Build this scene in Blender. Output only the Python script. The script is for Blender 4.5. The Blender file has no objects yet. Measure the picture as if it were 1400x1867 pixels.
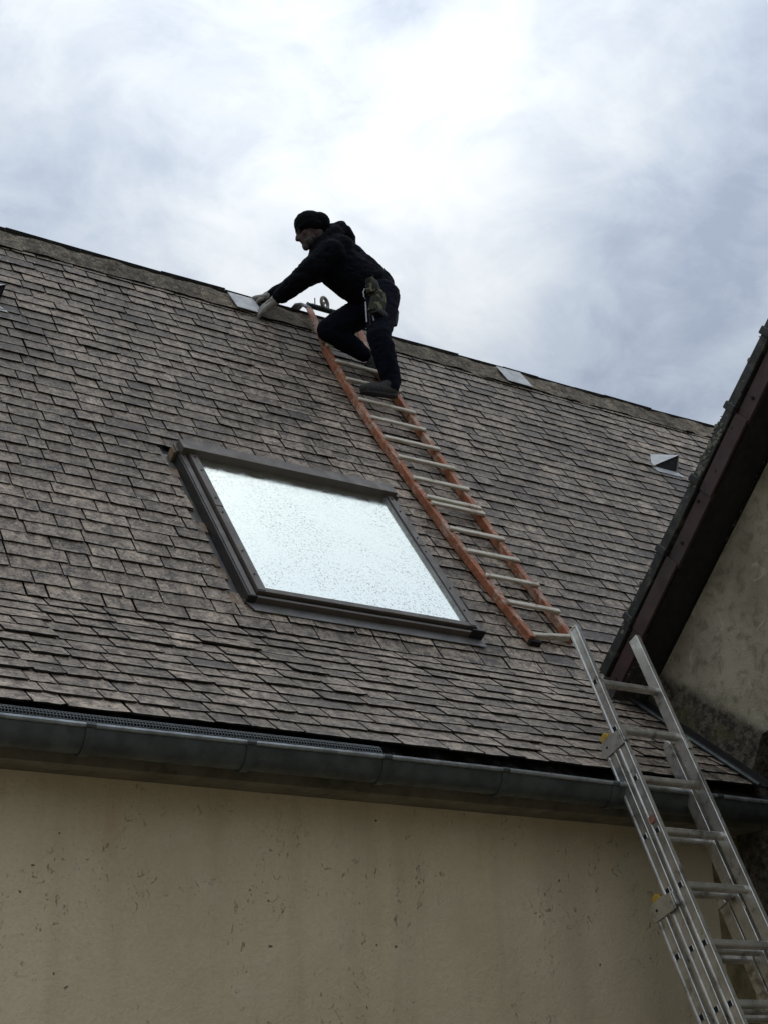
import bpy, bmesh, math, random
from mathutils import Vector, Matrix, noise as mnoise
R = math.radians
random.seed(7)
scene = bpy.context.scene
C = scene.collection

# ------------------------------------------------------------------ camera
CAMZ = 1.6
cam_d = bpy.data.cameras.new('camera')
cam = bpy.data.objects.new('camera', cam_d)
C.objects.link(cam)
rx = Vector((0.84108881, -0.53973059, -0.03550359))
up = -Vector((0.17452593, 0.33292828, -0.92666038))
bk = -Vector((0.51196710, 0.77320738, 0.37421923))
cam.matrix_world = Matrix(((rx.x, up.x, bk.x, 0), (rx.y, up.y, bk.y, 0), (rx.z, up.z, bk.z, CAMZ), (0, 0, 0, 1)))
cam_d.sensor_fit = 'VERTICAL'
cam_d.sensor_height = 36
cam_d.lens = 54.0
cam_d.clip_end = 2000
scene.camera = cam

# ------------------------------------------------------------------ light
SUN_EL, SUN_AZ = R(37.5), R(33)          # azimuth measured from +Y towards +X
sun_dir = Vector((math.sin(SUN_AZ) * math.cos(SUN_EL), math.cos(SUN_AZ) * math.cos(SUN_EL), math.sin(SUN_EL)))
sd = bpy.data.lights.new('sun', 'SUN')
sd.energy = 1.0
sd.angle = R(18)
sd.color = (1.0, 0.96, 0.9)
sun = bpy.data.objects.new('sun', sd)
C.objects.link(sun)
sun.rotation_euler = (-sun_dir).to_track_quat('-Z', 'Y').to_euler()
sun.location = (10, 20, 30)

world = bpy.data.worlds.new('World')
scene.world = world
world.use_nodes = True
nt = world.node_tree
nt.nodes.clear()


class NG:
    """small node-graph helper"""
    def __init__(self, nt):
        self.nt = nt
        self.x = 0

    def n(self, t, **kw):
        nd = self.nt.nodes.new(t)
        self.x += 160
        nd.location = (self.x, 0)
        for k, v in kw.items():
            setattr(nd, k, v)
        return nd

    def link(self, a, b):
        self.nt.links.new(a, b)

    def setin(self, nd, i, v):
        if v is None:
            return
        if hasattr(v, 'is_output') or isinstance(v, bpy.types.NodeSocket):
            self.link(v, nd.inputs[i])
        else:
            nd.inputs[i].default_value = v

    def math(self, op, a, b=None, c=None, clamp=False):
        nd = self.n('ShaderNodeMath', operation=op)
        nd.use_clamp = clamp
        self.setin(nd, 0, a); self.setin(nd, 1, b); self.setin(nd, 2, c)
        return nd.outputs[0]

    def vmath(self, op, a, b=None, scale=None):
        nd = self.n('ShaderNodeVectorMath', operation=op)
        self.setin(nd, 0, a); self.setin(nd, 1, b)
        if scale is not None:
            self.setin(nd, 'Scale', scale)
        return nd.outputs['Value'] if op in ('DOT_PRODUCT', 'LENGTH', 'DISTANCE') else nd.outputs[0]

    def noise(self, vec, scale, detail=4, rough=0.55, dist=0.0, out='Fac'):
        nd = self.n('ShaderNodeTexNoise')
        self.setin(nd, 'Vector', vec)
        nd.inputs['Scale'].default_value = scale
        nd.inputs['Detail'].default_value = detail
        nd.inputs['Roughness'].default_value = rough
        nd.inputs['Distortion'].default_value = dist
        return nd.outputs[out]

    def voronoi(self, vec, scale, out='Distance', feature='F1'):
        nd = self.n('ShaderNodeTexVoronoi', feature=feature)
        self.setin(nd, 'Vector', vec)
        nd.inputs['Scale'].default_value = scale
        return nd.outputs[out]

    def ramp(self, fac, stops, interp='LINEAR'):
        nd = self.n('ShaderNodeValToRGB')
        cr = nd.color_ramp
        cr.interpolation = interp
        while len(cr.elements) < len(stops):
            cr.elements.new(0.5)
        for e, (p, c) in zip(cr.elements, stops):
            e.position = p
            e.color = (c, c, c, 1) if isinstance(c, (int, float)) else (*c, 1)
        self.link(fac, nd.inputs[0])
        return nd.outputs[0]

    def mapr(self, v, a, b, c=0.0, d=1.0, smooth=True):
        nd = self.n('ShaderNodeMapRange')
        if smooth:
            nd.interpolation_type = 'SMOOTHSTEP'
        self.setin(nd, 0, v)
        for i, q in enumerate((a, b, c, d)):
            self.setin(nd, i + 1, q)
        return nd.outputs[0]

    def mix(self, fac, a, b, blend='MIX'):
        nd = self.n('ShaderNodeMix', data_type='RGBA', blend_type=blend)
        self.setin(nd, 0, fac)
        for i, v in ((6, a), (7, b)):
            if isinstance(v, tuple) and len(v) == 3:
                v = (*v, 1)
            self.setin(nd, i, v)
        return nd.outputs[2]

    def scalev(self, vec, s):
        nd = self.n('ShaderNodeMapping')
        self.setin(nd, 0, vec)
        nd.inputs['Scale'].default_value = s
        return nd.outputs[0]

    def bump(self, h, strength=0.3, dist=0.01, normal=None):
        nd = self.n('ShaderNodeBump')
        nd.inputs['Strength'].default_value = strength
        nd.inputs['Distance'].default_value = dist
        self.link(h, nd.inputs['Height'])
        if normal is not None:
            self.link(normal, nd.inputs['Normal'])
        return nd.outputs[0]


g = NG(nt)
tc = g.n('ShaderNodeTexCoord')
dirv = g.vmath('NORMALIZE', tc.outputs['Generated'])
skyt = g.n('ShaderNodeTexSky', sky_type='NISHITA')
skyt.sun_disc = False
skyt.sun_elevation = SUN_EL
skyt.sun_rotation = SUN_AZ
skyt.altitude = 50
blue = g.vmath('SCALE', skyt.outputs[0], scale=0.10)
# clouds are laid out on a flat layer overhead, so they stretch towards the horizon
sep = g.n('ShaderNodeSeparateXYZ')
g.link(dirv, sep.inputs[0])
zc = g.math('ADD', g.math('MAXIMUM', sep.outputs[2], 0.0), 0.35)
lay = g.n('ShaderNodeCombineXYZ')
g.link(g.math('DIVIDE', sep.outputs[0], zc), lay.inputs[0])
g.link(g.math('DIVIDE', sep.outputs[1], zc), lay.inputs[1])
lay.inputs[2].default_value = 5.08
big = g.noise(lay.outputs[0], 2.2, 3, 0.5, 0.3)
fine = g.noise(lay.outputs[0], 6.0, 6, 0.6, 0.5)
wisp = g.noise(lay.outputs[0], 15.0, 6, 0.62, 0.7)
cl = g.math('ADD', g.math('ADD', g.math('MULTIPLY', big, 0.58), g.math('MULTIPLY', fine, 0.29)), g.math('MULTIPLY', wisp, 0.13))
shade = g.ramp(cl, [(0.40, (0.29, 0.345, 0.44)), (0.475, (0.40, 0.455, 0.54)), (0.555, (0.53, 0.57, 0.615)), (0.66, (0.68, 0.695, 0.71))])
sdn = g.n('ShaderNodeCombineXYZ')
for i in range(3):
    sdn.inputs[i].default_value = sun_dir[i]
cosang = g.math('MAXIMUM', g.vmath('DOT_PRODUCT', dirv, sdn.outputs[0]), 0.0)
# thin cloud in front of the sun scatters its light forwards
glow = g.math('ADD', g.math('MULTIPLY', g.math('POWER', cosang, 130.0), 0.17), g.math('MULTIPLY', g.math('POWER', cosang, 14.0), 0.05))
gl = g.math('MULTIPLY', glow, g.mapr(cl, 0.36, 0.58, 0.30, 1.0))
glc = g.n('ShaderNodeCombineXYZ')
for i, k in enumerate((1.0, 0.98, 0.93)):
    g.link(g.math('MULTIPLY', gl, k), glc.inputs[i])
# an overcast sky is about three times brighter overhead than at the horizon
lum = g.math('ADD', g.math('MULTIPLY', g.math('MAXIMUM', sep.outputs[2], 0.0), 1.34), 0.27)
cloud = g.vmath('ADD', g.vmath('SCALE', shade, scale=lum), glc.outputs[0])
gap = g.mapr(g.noise(lay.outputs[0], 3.1, 4, 0.55, 0.3), 0.61, 0.72, 0.0, 0.5)
skycol = g.mix(gap, cloud, blue)
bg = g.n('ShaderNodeBackground')
g.link(skycol, bg.inputs[0])
bg.inputs[1].default_value = 1.0
wo = g.n('ShaderNodeOutputWorld')
g.link(bg.outputs[0], wo.inputs[0])

scene.view_settings.view_transform = 'Standard'
scene.view_settings.look = 'None'
scene.view_settings.exposure = 0.45
scene.view_settings.gamma = 1.0
scene.view_settings.use_curve_mapping = False
scene.render.engine = 'CYCLES'
scene.cycles.use_denoising = True
scene.cycles.max_bounces = 6


# ------------------------------------------------------------------ helpers
def link_obj(name, me, mat=None, parent=None):
    o = bpy.data.objects.new(name, me)
    C.objects.link(o)
    if mat is not None and me is not None:
        me.materials.append(mat)
    if parent is not None:
        o.parent = parent
        if parent.type == 'EMPTY':
            o.location = -parent.location     # vertices are given in world space
    return o


def thing(name, label, cat, loc=(0, 0, 0), group=None):
    o = bpy.data.objects.new(name, None)
    C.objects.link(o)
    o.location = loc
    o['label'] = label
    o['category'] = cat
    if group:
        o['group'] = group
    return o


def tag(o, label, cat, group=None):
    o['label'] = label
    o['category'] = cat
    if group:
        o['group'] = group
    return o


def smooth(me, angle=None):
    for p in me.polygons:
        p.use_smooth = True
    if angle:
        try:
            me.set_sharp_from_angle(angle=R(angle))
        except Exception:
            pass


class MB:
    """collects faces of ONE mesh"""
    def __init__(self):
        self.v = []
        self.f = []
        self.a = []      # one value per face

    def quadbox(self, pts, val=0.5):
        """8 points: bottom loop of four, top loop of four"""
        b = len(self.v)
        self.v += [tuple(p) for p in pts]
        for q in ((3, 2, 1, 0), (4, 5, 6, 7), (0, 1, 5, 4), (1, 2, 6, 5), (2, 3, 7, 6), (3, 0, 4, 7)):
            self.f.append(tuple(b + i for i in q))
            self.a.append(val)
        return self

    def box(self, lo, hi, fn=None):
        x0, y0, z0 = lo
        x1, y1, z1 = hi
        ps = [(x0, y0, z0), (x1, y0, z0), (x1, y1, z0), (x0, y1, z0), (x0, y0, z1), (x1, y0, z1), (x1, y1, z1), (x0, y1, z1)]
        if fn:
            ps = [fn(*p) for p in ps]
        return self.quadbox(ps)

    def prism(self, poly, axis_fn, t0, t1):
        """poly: list of 2-D points; axis_fn(a, b, t) -> world"""
        b = len(self.v)
        n = len(poly)
        self.v += [tuple(axis_fn(p[0], p[1], t0)) for p in poly] + [tuple(axis_fn(p[0], p[1], t1)) for p in poly]
        self.f.append(tuple(b + i for i in reversed(range(n)))); self.a.append(.5)
        self.f.append(tuple(b + n + i for i in range(n))); self.a.append(.5)
        for i in range(n):
            j = (i + 1) % n
            self.f.append((b + i, b + j, b + n + j, b + n + i)); self.a.append(.5)
        return self

    def tube(self, path, rad, seg=8, closed=False, cap=True, flat=None):
        """flat: (scale_u, scale_v) section stretch"""
        path = [Vector(p) for p in path]
        n = len(path)
        rads = rad if isinstance(rad, (list, tuple)) else [rad] * n
        b = len(self.v)
        prev = None
        for i, p in enumerate(path):
            if closed:
                t = path[(i + 1) % n] - path[i - 1]
            else:
                t = path[min(i + 1, n - 1)] - path[max(i - 1, 0)]
            t.normalize()
            if prev is None:
                ref = Vector((0, 0, 1)) if abs(t.z) < .9 else Vector((1, 0, 0))
                u = t.cross(ref).normalized()
            else:
                u = (prev - t * prev.dot(t)).normalized()
            prev = u
            w = t.cross(u)
            su, sv = flat if flat else (1, 1)
            for k in range(seg):
                a = 2 * math.pi * k / seg
                self.v.append(tuple(p + (u * math.cos(a) * su + w * math.sin(a) * sv) * rads[i]))
        m = n if closed else n - 1
        for i in range(m):
            for k in range(seg):
                k2 = (k + 1) % seg
                i2 = (i + 1) % n
                self.f.append((b + i * seg + k, b + i * seg + k2, b + i2 * seg + k2, b + i2 * seg + k)); self.a.append(.5)
        if cap and not closed:
            self.f.append(tuple(b + k for k in reversed(range(seg)))); self.a.append(.5)
            self.f.append(tuple(b + (n - 1) * seg + k for k in range(seg))); self.a.append(.5)
        return self

    def mesh(self, name, attr=None):
        me = bpy.data.meshes.new(name)
        me.from_pydata(self.v, [], self.f)
        if attr:
            at = me.attributes.new(attr, 'FLOAT', 'FACE')
            at.data.foreach_set('value', self.a)
        me.update()
        return me

    def build(self, name, mat, parent=None, attr=None, bevel=0.0, sm=None):
        me = self.mesh(name, attr)
        bm = bmesh.new()
        bm.from_mesh(me)
        bmesh.ops.recalc_face_normals(bm, faces=bm.faces)
        if bevel > 0:
            bmesh.ops.bevel(bm, geom=list(bm.edges), offset=bevel, segments=1, affect='EDGES', clamp_overlap=True)
        bm.to_mesh(me)
        bm.free()
        if sm:
            smooth(me, sm)
        return link_obj(name, me, mat, parent)


def mat_new(name):
    m = bpy.data.materials.new(name)
    m.use_nodes = True
    nt = m.node_tree
    nt.nodes.clear()
    g = NG(nt)
    out = g.n('ShaderNodeOutputMaterial')
    bs = g.n('ShaderNodeBsdfPrincipled')
    g.link(bs.outputs[0], out.inputs[0])
    return m, g, bs, out


def pos(g):
    return g.n('ShaderNodeNewGeometry').outputs['Position']


def simple(name, col, rough=0.6, metal=0.0, var=0.25, scale=14, bump=0.0, bscale=120, spec=None, dirt=None):
    m, g, bs, out = mat_new(name)
    p = pos(g)
    n1 = g.noise(p, scale, 5, 0.6)
    lo = tuple(c * (1 - var) for c in col)
    hi = tuple(min(1, c * (1 + var)) for c in col)
    colr = g.mix(g.mapr(n1, .3, .7), lo, hi)
    if dirt:
        dn = g.mapr(g.noise(p, dirt[1], 6, 0.65), .52, .68)
        colr = g.mix(g.math('MULTIPLY', dn, dirt[2]), colr, dirt[0])
    g.link(colr, bs.inputs['Base Color'])
    rr = g.mapr(g.noise(p, scale * 2.3, 3), .3, .7, max(.02, rough - .1), min(1, rough + .1))
    g.link(rr, bs.inputs['Roughness'])
    bs.inputs['Metallic'].default_value = metal
    if spec is not None:
        bs.inputs['Specular IOR Level'].default_value = spec
    if bump:
        g.link(g.bump(g.noise(p, bscale, 4, .6), bump, .004), bs.inputs['Normal'])
    return m


# ------------------------------------------------------------------ materials
def make_slate(name, base_lo, base_hi, edge=(0.012, 0.011, 0.009), gain=1.0, rough=0.0):
    m, g, bs, out = mat_new(name)
    p = pos(g)
    at = g.n('ShaderNodeAttribute', attribute_name='tint').outputs['Fac']
    off = g.n('ShaderNodeCombineXYZ')
    g.link(g.math('MULTIPLY', at, 37.0), off.inputs[0])
    g.link(g.math('MULTIPLY', at, 91.0), off.inputs[1])
    pp = g.vmath('ADD', p, off.outputs[0])
    mid = g.noise(pp, 19, 6, .72, .4)
    fin = g.noise(pp, 80, 4, .7)
    blot = g.noise(p, 1.35, 4, .6, .4)
    f = g.math('ADD', g.math('MULTIPLY', mid, .62), g.math('MULTIPLY', fin, .38))
    col = g.mix(g.mapr(f, .40, .60), base_lo, base_hi)
    # per-slate tone
    tone = g.mapr(at, 0, 1, .54, 1.42, smooth=False)
    col = g.vmath('SCALE', col, scale=tone)
    # a few slates are a cool dark grey: newer ones, clean of lichen
    cool = g.n('ShaderNodeAttribute', attribute_name='cool').outputs['Fac']
    rag = g.mapr(g.math('ADD', cool, g.math('MULTIPLY', g.math('SUBTRACT', mid, .5), 1.1)), .42, .62)
    coolc = g.mix(g.mapr(fin, .3, .7), (.070, .060, .053), (.150, .130, .115))
    col = g.mix(rag, col, coolc)
    # lichen
    lich = g.noise(pp, 42, 5, .72, .5)
    lpatch = g.mapr(g.noise(p, 3.2, 4, .6, .5), .44, .64)
    lm = g.math('MULTIPLY', g.mapr(lich, .56, .66), g.math('ADD', g.math('MULTIPLY', lpatch, .75), .22))
    lm = g.math('MULTIPLY', lm, g.math('SUBTRACT', 1.0, g.math('MULTIPLY', rag, .85)))
    col = g.mix(lm, col, (.43, .40, .34))
    spot = g.mapr(g.voronoi(pp, 24), .22, .12)
    spm = g.math('MULTIPLY', spot, g.mapr(g.noise(pp, 9, 2), .57, .63))
    col = g.mix(g.math('MULTIPLY', spm, .85), col, (.50, .47, .41))
    # dark algae and moss
    alg = g.math('MULTIPLY', g.mapr(g.noise(pp, 24, 5, .7, .6), .55, .67), g.mapr(blot, .38, .62, .25, .95))
    col = g.mix(g.math('MULTIPLY', alg, .85), col, (.036, .031, .026))
    col = g.mix(g.math('MULTIPLY', g.mapr(g.noise(p, 4.6, 5, .65), .60, .72), .35), col, (.095, .092, .055))
    col = g.vmath('SCALE', col, scale=g.math('MULTIPLY', g.mapr(blot, .3, .7, .78, 1.22), gain))
    run = g.noise(g.scalev(p, (5.5, .45, .45)), 1.0, 4, .6, .25)
    col = g.vmath('SCALE', col, scale=g.mapr(run, .3, .7, .74, 1.24))
    # broken edges: dark with moss, plus gap shade painted into the colour
    ed = g.n('ShaderNodeAttribute', attribute_name='edge').outputs['Fac']
    worn = g.math('MULTIPLY', g.math('MAXIMUM', g.math('MULTIPLY', ed, -1.0), 0.0), g.mapr(mid, .40, .60, .05, .62))  # pale tail rims: lichen and wear, with glints painted into the colour
    col = g.mix(worn, col, (.47, .41, .335))
    col = g.mix(g.math('MULTIPLY', g.math('MAXIMUM', ed, 0.0), .95), col, edge)
    g.link(col, bs.inputs['Base Color'])
    g.link(g.mapr(mid, .35, .65, .50 + rough, .74 + rough), bs.inputs['Roughness'])
    bs.inputs['Specular IOR Level'].default_value = .36 - rough
    hgt = g.math('ADD', g.math('MULTIPLY', mid, .7), g.math('MULTIPLY', fin, .3))
    g.link(g.bump(hgt, .5, .006), bs.inputs['Normal'])
    return m


M = {}
M['slate'] = make_slate('slate', (.064, .048, .035), (.39, .305, .228))
M['ridge'] = make_slate('ridge_mortar', (.060, .048, .034), (.27, .22, .16), rough=.24)
M['annex_roof'] = make_slate('annex_slate', (.07, .065, .06), (.14, .13, .12))


def make_wall():
    m, g, bs, out = mat_new('old_render')
    p = pos(g)
    big = g.noise(p, .9, 4, .55, .3)
    mid = g.noise(p, 5, 6, .62, .4)
    streak = g.noise(g.scalev(p, (6.5, 1, .55)), 1.0, 5, .6, .2)
    fine = g.noise(p, 70, 5, .65)
    col = g.mix(g.mapr(big, .3, .7), (.66, .545, .36), (.78, .655, .45))
    col = g.mix(g.math('MULTIPLY', g.mapr(streak, .45, .70), .30), col, (.48, .385, .26))
    col = g.mix(g.math('MULTIPLY', g.mapr(mid, .52, .70), .28), col, (.78, .68, .53))
    rust = g.math('MULTIPLY', g.mapr(g.noise(g.scalev(p, (3.2, 1, .5)), 1.7, 4), .62, .74), .35)
    col = g.mix(rust, col, (.60, .38, .22))
    # one darker upright strip, and darker towards the inner corner
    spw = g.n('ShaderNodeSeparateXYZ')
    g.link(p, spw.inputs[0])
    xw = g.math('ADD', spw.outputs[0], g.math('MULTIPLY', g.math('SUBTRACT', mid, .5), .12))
    wall_strip = g.math('MULTIPLY', g.mapr(xw, 4.54, 4.72), g.mapr(xw, 4.88, 4.74))
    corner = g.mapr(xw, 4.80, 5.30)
    dark_mask = g.math('MULTIPLY', g.math('MAXIMUM', g.math('MULTIPLY', wall_strip, g.mapr(big, .35, .6, .3, .8)), corner), .34)
    col = g.mix(dark_mask, col, (.27, .215, .135))
    # pits and small holes
    pit = g.mapr(g.voronoi(g.vmath('ADD', p, g.vmath('SCALE', g.noise(p, 26, 3, .6, 0, 'Color'), scale=.045)), 11.0), .085, .05)
    pmask = g.mapr(g.noise(p, 5.3, 2), .52, .56)
    pit = g.math('MULTIPLY', pit, pmask)
    scr = g.math('MULTIPLY', g.mapr(g.noise(g.scalev(p, (1, 1, .6)), 30, 5, .7, 1.6), .62, .66), g.mapr(g.noise(p, 2.1, 3), .46, .58))
    dk = g.math('MAXIMUM', pit, g.math('MULTIPLY', scr, .6))
    col = g.mix(g.math('MULTIPLY', dk, .8), col, (.045, .036, .024))
    col = g.mix(g.mapr(fine, .35, .75, 0, .22), col, (.44, .365, .255))
    g.link(col, bs.inputs['Base Color'])
    bs.inputs['Roughness'].default_value = .92
    bs.inputs['Specular IOR Level'].default_value = .15
    trow = g.noise(g.scalev(p, (1, 1, 1.3)), 9, 6, .62, .15)
    h = g.math('SUBTRACT', g.math('ADD', g.math('ADD', g.math('MULTIPLY', mid, .5), g.math('MULTIPLY', trow, .5)), g.math('MULTIPLY', fine, .3)), g.math('MULTIPLY', dk, .8))
    g.link(g.bump(h, .75, .018), bs.inputs['Normal'])
    return m


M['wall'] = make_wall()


def make_annex_wall():
    m, g, bs, out = mat_new('mossy_roughcast')
    p = pos(g)
    sp = g.n('ShaderNodeSeparateXYZ')
    g.link(p, sp.inputs[0])
    big = g.noise(p, 2.2, 5, .6, .4)
    mid = g.noise(p, 13, 6, .68, .4)
    fine = g.noise(p, 75, 4, .7)
    col = g.mix(g.mapr(big, .3, .7), (.26, .23, .155), (.42, .375, .275))
    col = g.mix(g.math('MULTIPLY', g.mapr(mid, .47, .66), .5), col, (.11, .10, .065))
    col = g.mix(g.math('MULTIPLY', g.mapr(g.noise(p, 5.2, 5, .7, 1.2), .58, .66), .5), col, (.54, .48, .35))
    # band of bare rough stone above the flashing: it follows the old roof line
    line = g.math('SUBTRACT', sp.outputs[2], g.math('ADD', g.math('MULTIPLY', sp.outputs[1], .70), -.345))
    line = g.math('ADD', line, g.math('MULTIPLY', g.math('SUBTRACT', mid, .5), .12))
    band = g.math('MULTIPLY', g.mapr(line, .05, -.05), g.mapr(sp.outputs[1], 5.25, 5.4))
    st = g.mix(g.mapr(g.noise(p, 30, 6, .75), .38, .66), (.050, .042, .034), (.20, .165, .125))
    st = g.mix(g.math('MULTIPLY', g.mapr(g.noise(p, 7, 4), .5, .65), .4), st, (.11, .115, .045))
    col = g.mix(band, col, st)
    g.link(col, bs.inputs['Base Color'])
    bs.inputs['Roughness'].default_value = .95
    bs.inputs['Specular IOR Level'].default_value = .1
    hh = g.math('ADD', g.math('MULTIPLY', mid, .6), g.math('MULTIPLY', fine, g.math('ADD', g.math('MULTIPLY', band, .8), .25)))
    g.link(g.bump(hh, .8, .02), bs.inputs['Normal'])
    return m


M['annex_wall'] = make_annex_wall()
M['zinc'] = simple('dark_zinc', (.078, .088, .086), .42, .4, .3, 9, .08, 60, dirt=((.035, .034, .028), 6, .6))
M['zinc_lip'] = simple('highlight_zinc', (.30, .32, .32), .36, .5, .3, 14, .1, 60)  # lighter zinc: the highlight along the lip is put into the colour
M['cornice'] = simple('cornice_paint', (.17, .15, .105), .85, 0, .25, 9, .2, 90, dirt=((.07, .06, .04), 5, .7))
M['frame'] = simple('grey_brown_aluminium', (.120, .100, .082), .48, .05, .16, 5, .03, 200, dirt=((.07, .065, .05), 7, .4))
M['hood'] = simple('brown_grey_hood', (.120, .100, .080), .5, .05, .12, 5, .03, 200, dirt=((.08, .07, .055), 7, .4))
M['curb'] = simple('shade_dark_curb', (.036, .032, .028), .5, .1, .2, 6, .03, 200, dirt=((.025, .024, .02), 7, .5))  # outer walls: their shade painted in as a darker frame brown
M['frame_dark'] = simple('dark_frame', (.012, .012, .011), .55, .1, .2, 8)
M['apron'] = simple('grey_flashing', (.17, .16, .15), .5, .3, .2, 8, .06, 80, dirt=((.11, .11, .06), 7, .7))
M['gasket'] = simple('gasket', (.25, .25, .24), .4, .4, .2, 20)
M['brick'] = simple('tan_wood_packing', (.22, .155, .095), .8, 0, .25, 22, .2, 90)
M['tanslate'] = simple('tan_slate_sliver', (.24, .17, .115), .85, 0, .3, 26, .3, 90)
M['patch'] = simple('pale_metal_sheet', (.40, .405, .40), .4, .2, .12, 8, .04, 50, dirt=((.24, .24, .22), 9, .5))
M['vent_void'] = simple('vent_mouth', (.006, .006, .007), .9, 0, .1)
M['alu'] = simple('dull_aluminium', (.56, .545, .505), .36, .8, .16, 10, .1, 45, dirt=((.15, .13, .10), 11, .75))
M['hole'] = simple('rung_hole', (.008, .008, .007), .9, 0, .1)
M['yellow'] = simple('yellow_plug', (.45, .29, .03), .5, 0, .2, 20, dirt=((.12, .09, .03), 25, .7))
M['redmark'] = simple('red_paint_mark', (.26, .10, .07), .7, 0, .3, 60)
M['mesh'] = simple('black_plastic_mesh', (.040, .050, .052), .4, 0, .2, 9)
M['cap'] = simple('verge_cap_grey', (.021, .021, .018), .65, .05, .35, 9, .15, 60, dirt=((.13, .13, .10), 15, .6))
M['panel'] = simple('brown_verge_panel', (.045, .021, .018), .6, .1, .3, 5, .1, 60, dirt=((.035, .030, .028), 6, .7))
M['darktimber'] = simple('dark_soffit_board', (.014, .012, .011), .85, 0, .3, 9, .2, 60)
M['darkmoss'] = simple('dark_moss', (.040, .042, .028), .95, 0, .5, 40, .9, 120)
M['moss'] = simple('grey_green_moss', (.13, .13, .095), .95, 0, .5, 40, .9, 120)
M['black_cloth'] = simple('black_hoodie_cloth', (.0045, .0050, .0080), .9, 0, .35, 30, .3, 250, spec=.1)
M['navy'] = simple('dark_navy_work_trousers', (.0065, .0072, .0140), .9, 0, .35, 26, .3, 250, spec=.1)
M['knit'] = simple('black_knit', (.0042, .0046, .005), .95, 0, .3, 40, .4, 500, spec=.1)
M['skin'] = simple('skin', (.060, .032, .024), .7, 0, .15, 40, .1, 200)
M['beard'] = simple('grey_stubble', (.060, .052, .047), .9, 0, .4, 160, .4, 400)
M['eye'] = simple('eye_dark', (.03, .02, .017), .6, spec=.1)
M['glove'] = simple('grey_work_glove', (.31, .295, .26), .85, 0, .35, 45, .35, 260, dirt=((.09, .085, .07), 30, .7))
M['shoe'] = simple('grey_canvas_shoe', (.034, .032, .028), .85, 0, .3, 40, .3, 260)
M['sole'] = simple('black_rubber', (.012, .012, .012), .7, 0, .2, 30)
M['steel'] = simple('steel_tool', (.35, .35, .35), .35, .8, .2, 40)
M['tube'] = simple('dark_green_tube', (.018, .026, .024), .4, .4, .3, 20)
M['hookbar'] = simple('grey_bent_bar', (.13, .135, .14), .5, .2, .3, 30, dirt=((.09, .045, .025), 22, .6))
M['wheel'] = simple('beige_wheel_tyre', (.26, .23, .18), .7, 0, .3, 30)


def make_paintwood():
    m, g, bs, out = mat_new('worn_orange_brown_wood')
    p = pos(g)
    grain = g.noise(g.scalev(p, (16, 2.2, 2.2)), 6, 5, .65, .3)
    wear = g.noise(p, 9, 6, .7, .4)
    fine = g.noise(p, 60, 4, .7)
    col = g.mix(g.mapr(grain, .3, .7), (.240, .078, .032), (.43, .150, .066))
    wm = g.mapr(g.math('ADD', g.math('MULTIPLY', wear, .65), g.math('MULTIPLY', fine, .35)), .49, .585)
    col = g.mix(g.math('MULTIPLY', wm, .75), col, g.mix(grain, (.42, .30, .22), (.60, .49, .39)))
    dkm = g.mapr(g.noise(p, 17, 5, .7), .60, .70)
    col = g.mix(g.math('MULTIPLY', dkm, .6), col, (.06, .032, .022))
    g.link(col, bs.inputs['Base Color'])
    bs.inputs['Roughness'].default_value = .68
    g.link(g.bump(grain, .3, .003), bs.inputs['Normal'])
    return m


def make_rungwood():
    m, g, bs, out = mat_new('weathered_rung_wood')
    p = pos(g)
    grain = g.noise(g.scalev(p, (2.2, 16, 16)), 5, 5, .65, .3)
    wear = g.noise(p, 8, 6, .7, .4)
    col = g.mix(g.mapr(grain, .3, .7), (.46, .40, .30), (.74, .68, .56))
    col = g.mix(g.math('MULTIPLY', g.mapr(wear, .56, .66), .75), col, (.21, .085, .042))
    g.link(col, bs.inputs['Base Color'])
    bs.inputs['Roughness'].default_value = .7
    g.link(g.bump(grain, .3, .003), bs.inputs['Normal'])
    return m


M['rail'] = make_paintwood()
M['rung'] = make_rungwood()


def make_camo():
    m, g, bs, out = mat_new('green_camouflage_canvas')
    p = pos(g)
    a = g.noise(p, 17, 3, .5, .6)
    b = g.noise(p, 23, 3, .5, .6)
    col = g.mix(g.mapr(a, .50, .53), (.028, .029, .014), (.17, .16, .085))
    col = g.mix(g.mapr(b, .55, .58), col, (.012, .012, .008))
    g.link(col, bs.inputs['Base Color'])
    bs.inputs['Roughness'].default_value = .9
    return m


M['camo'] = make_camo()


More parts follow.
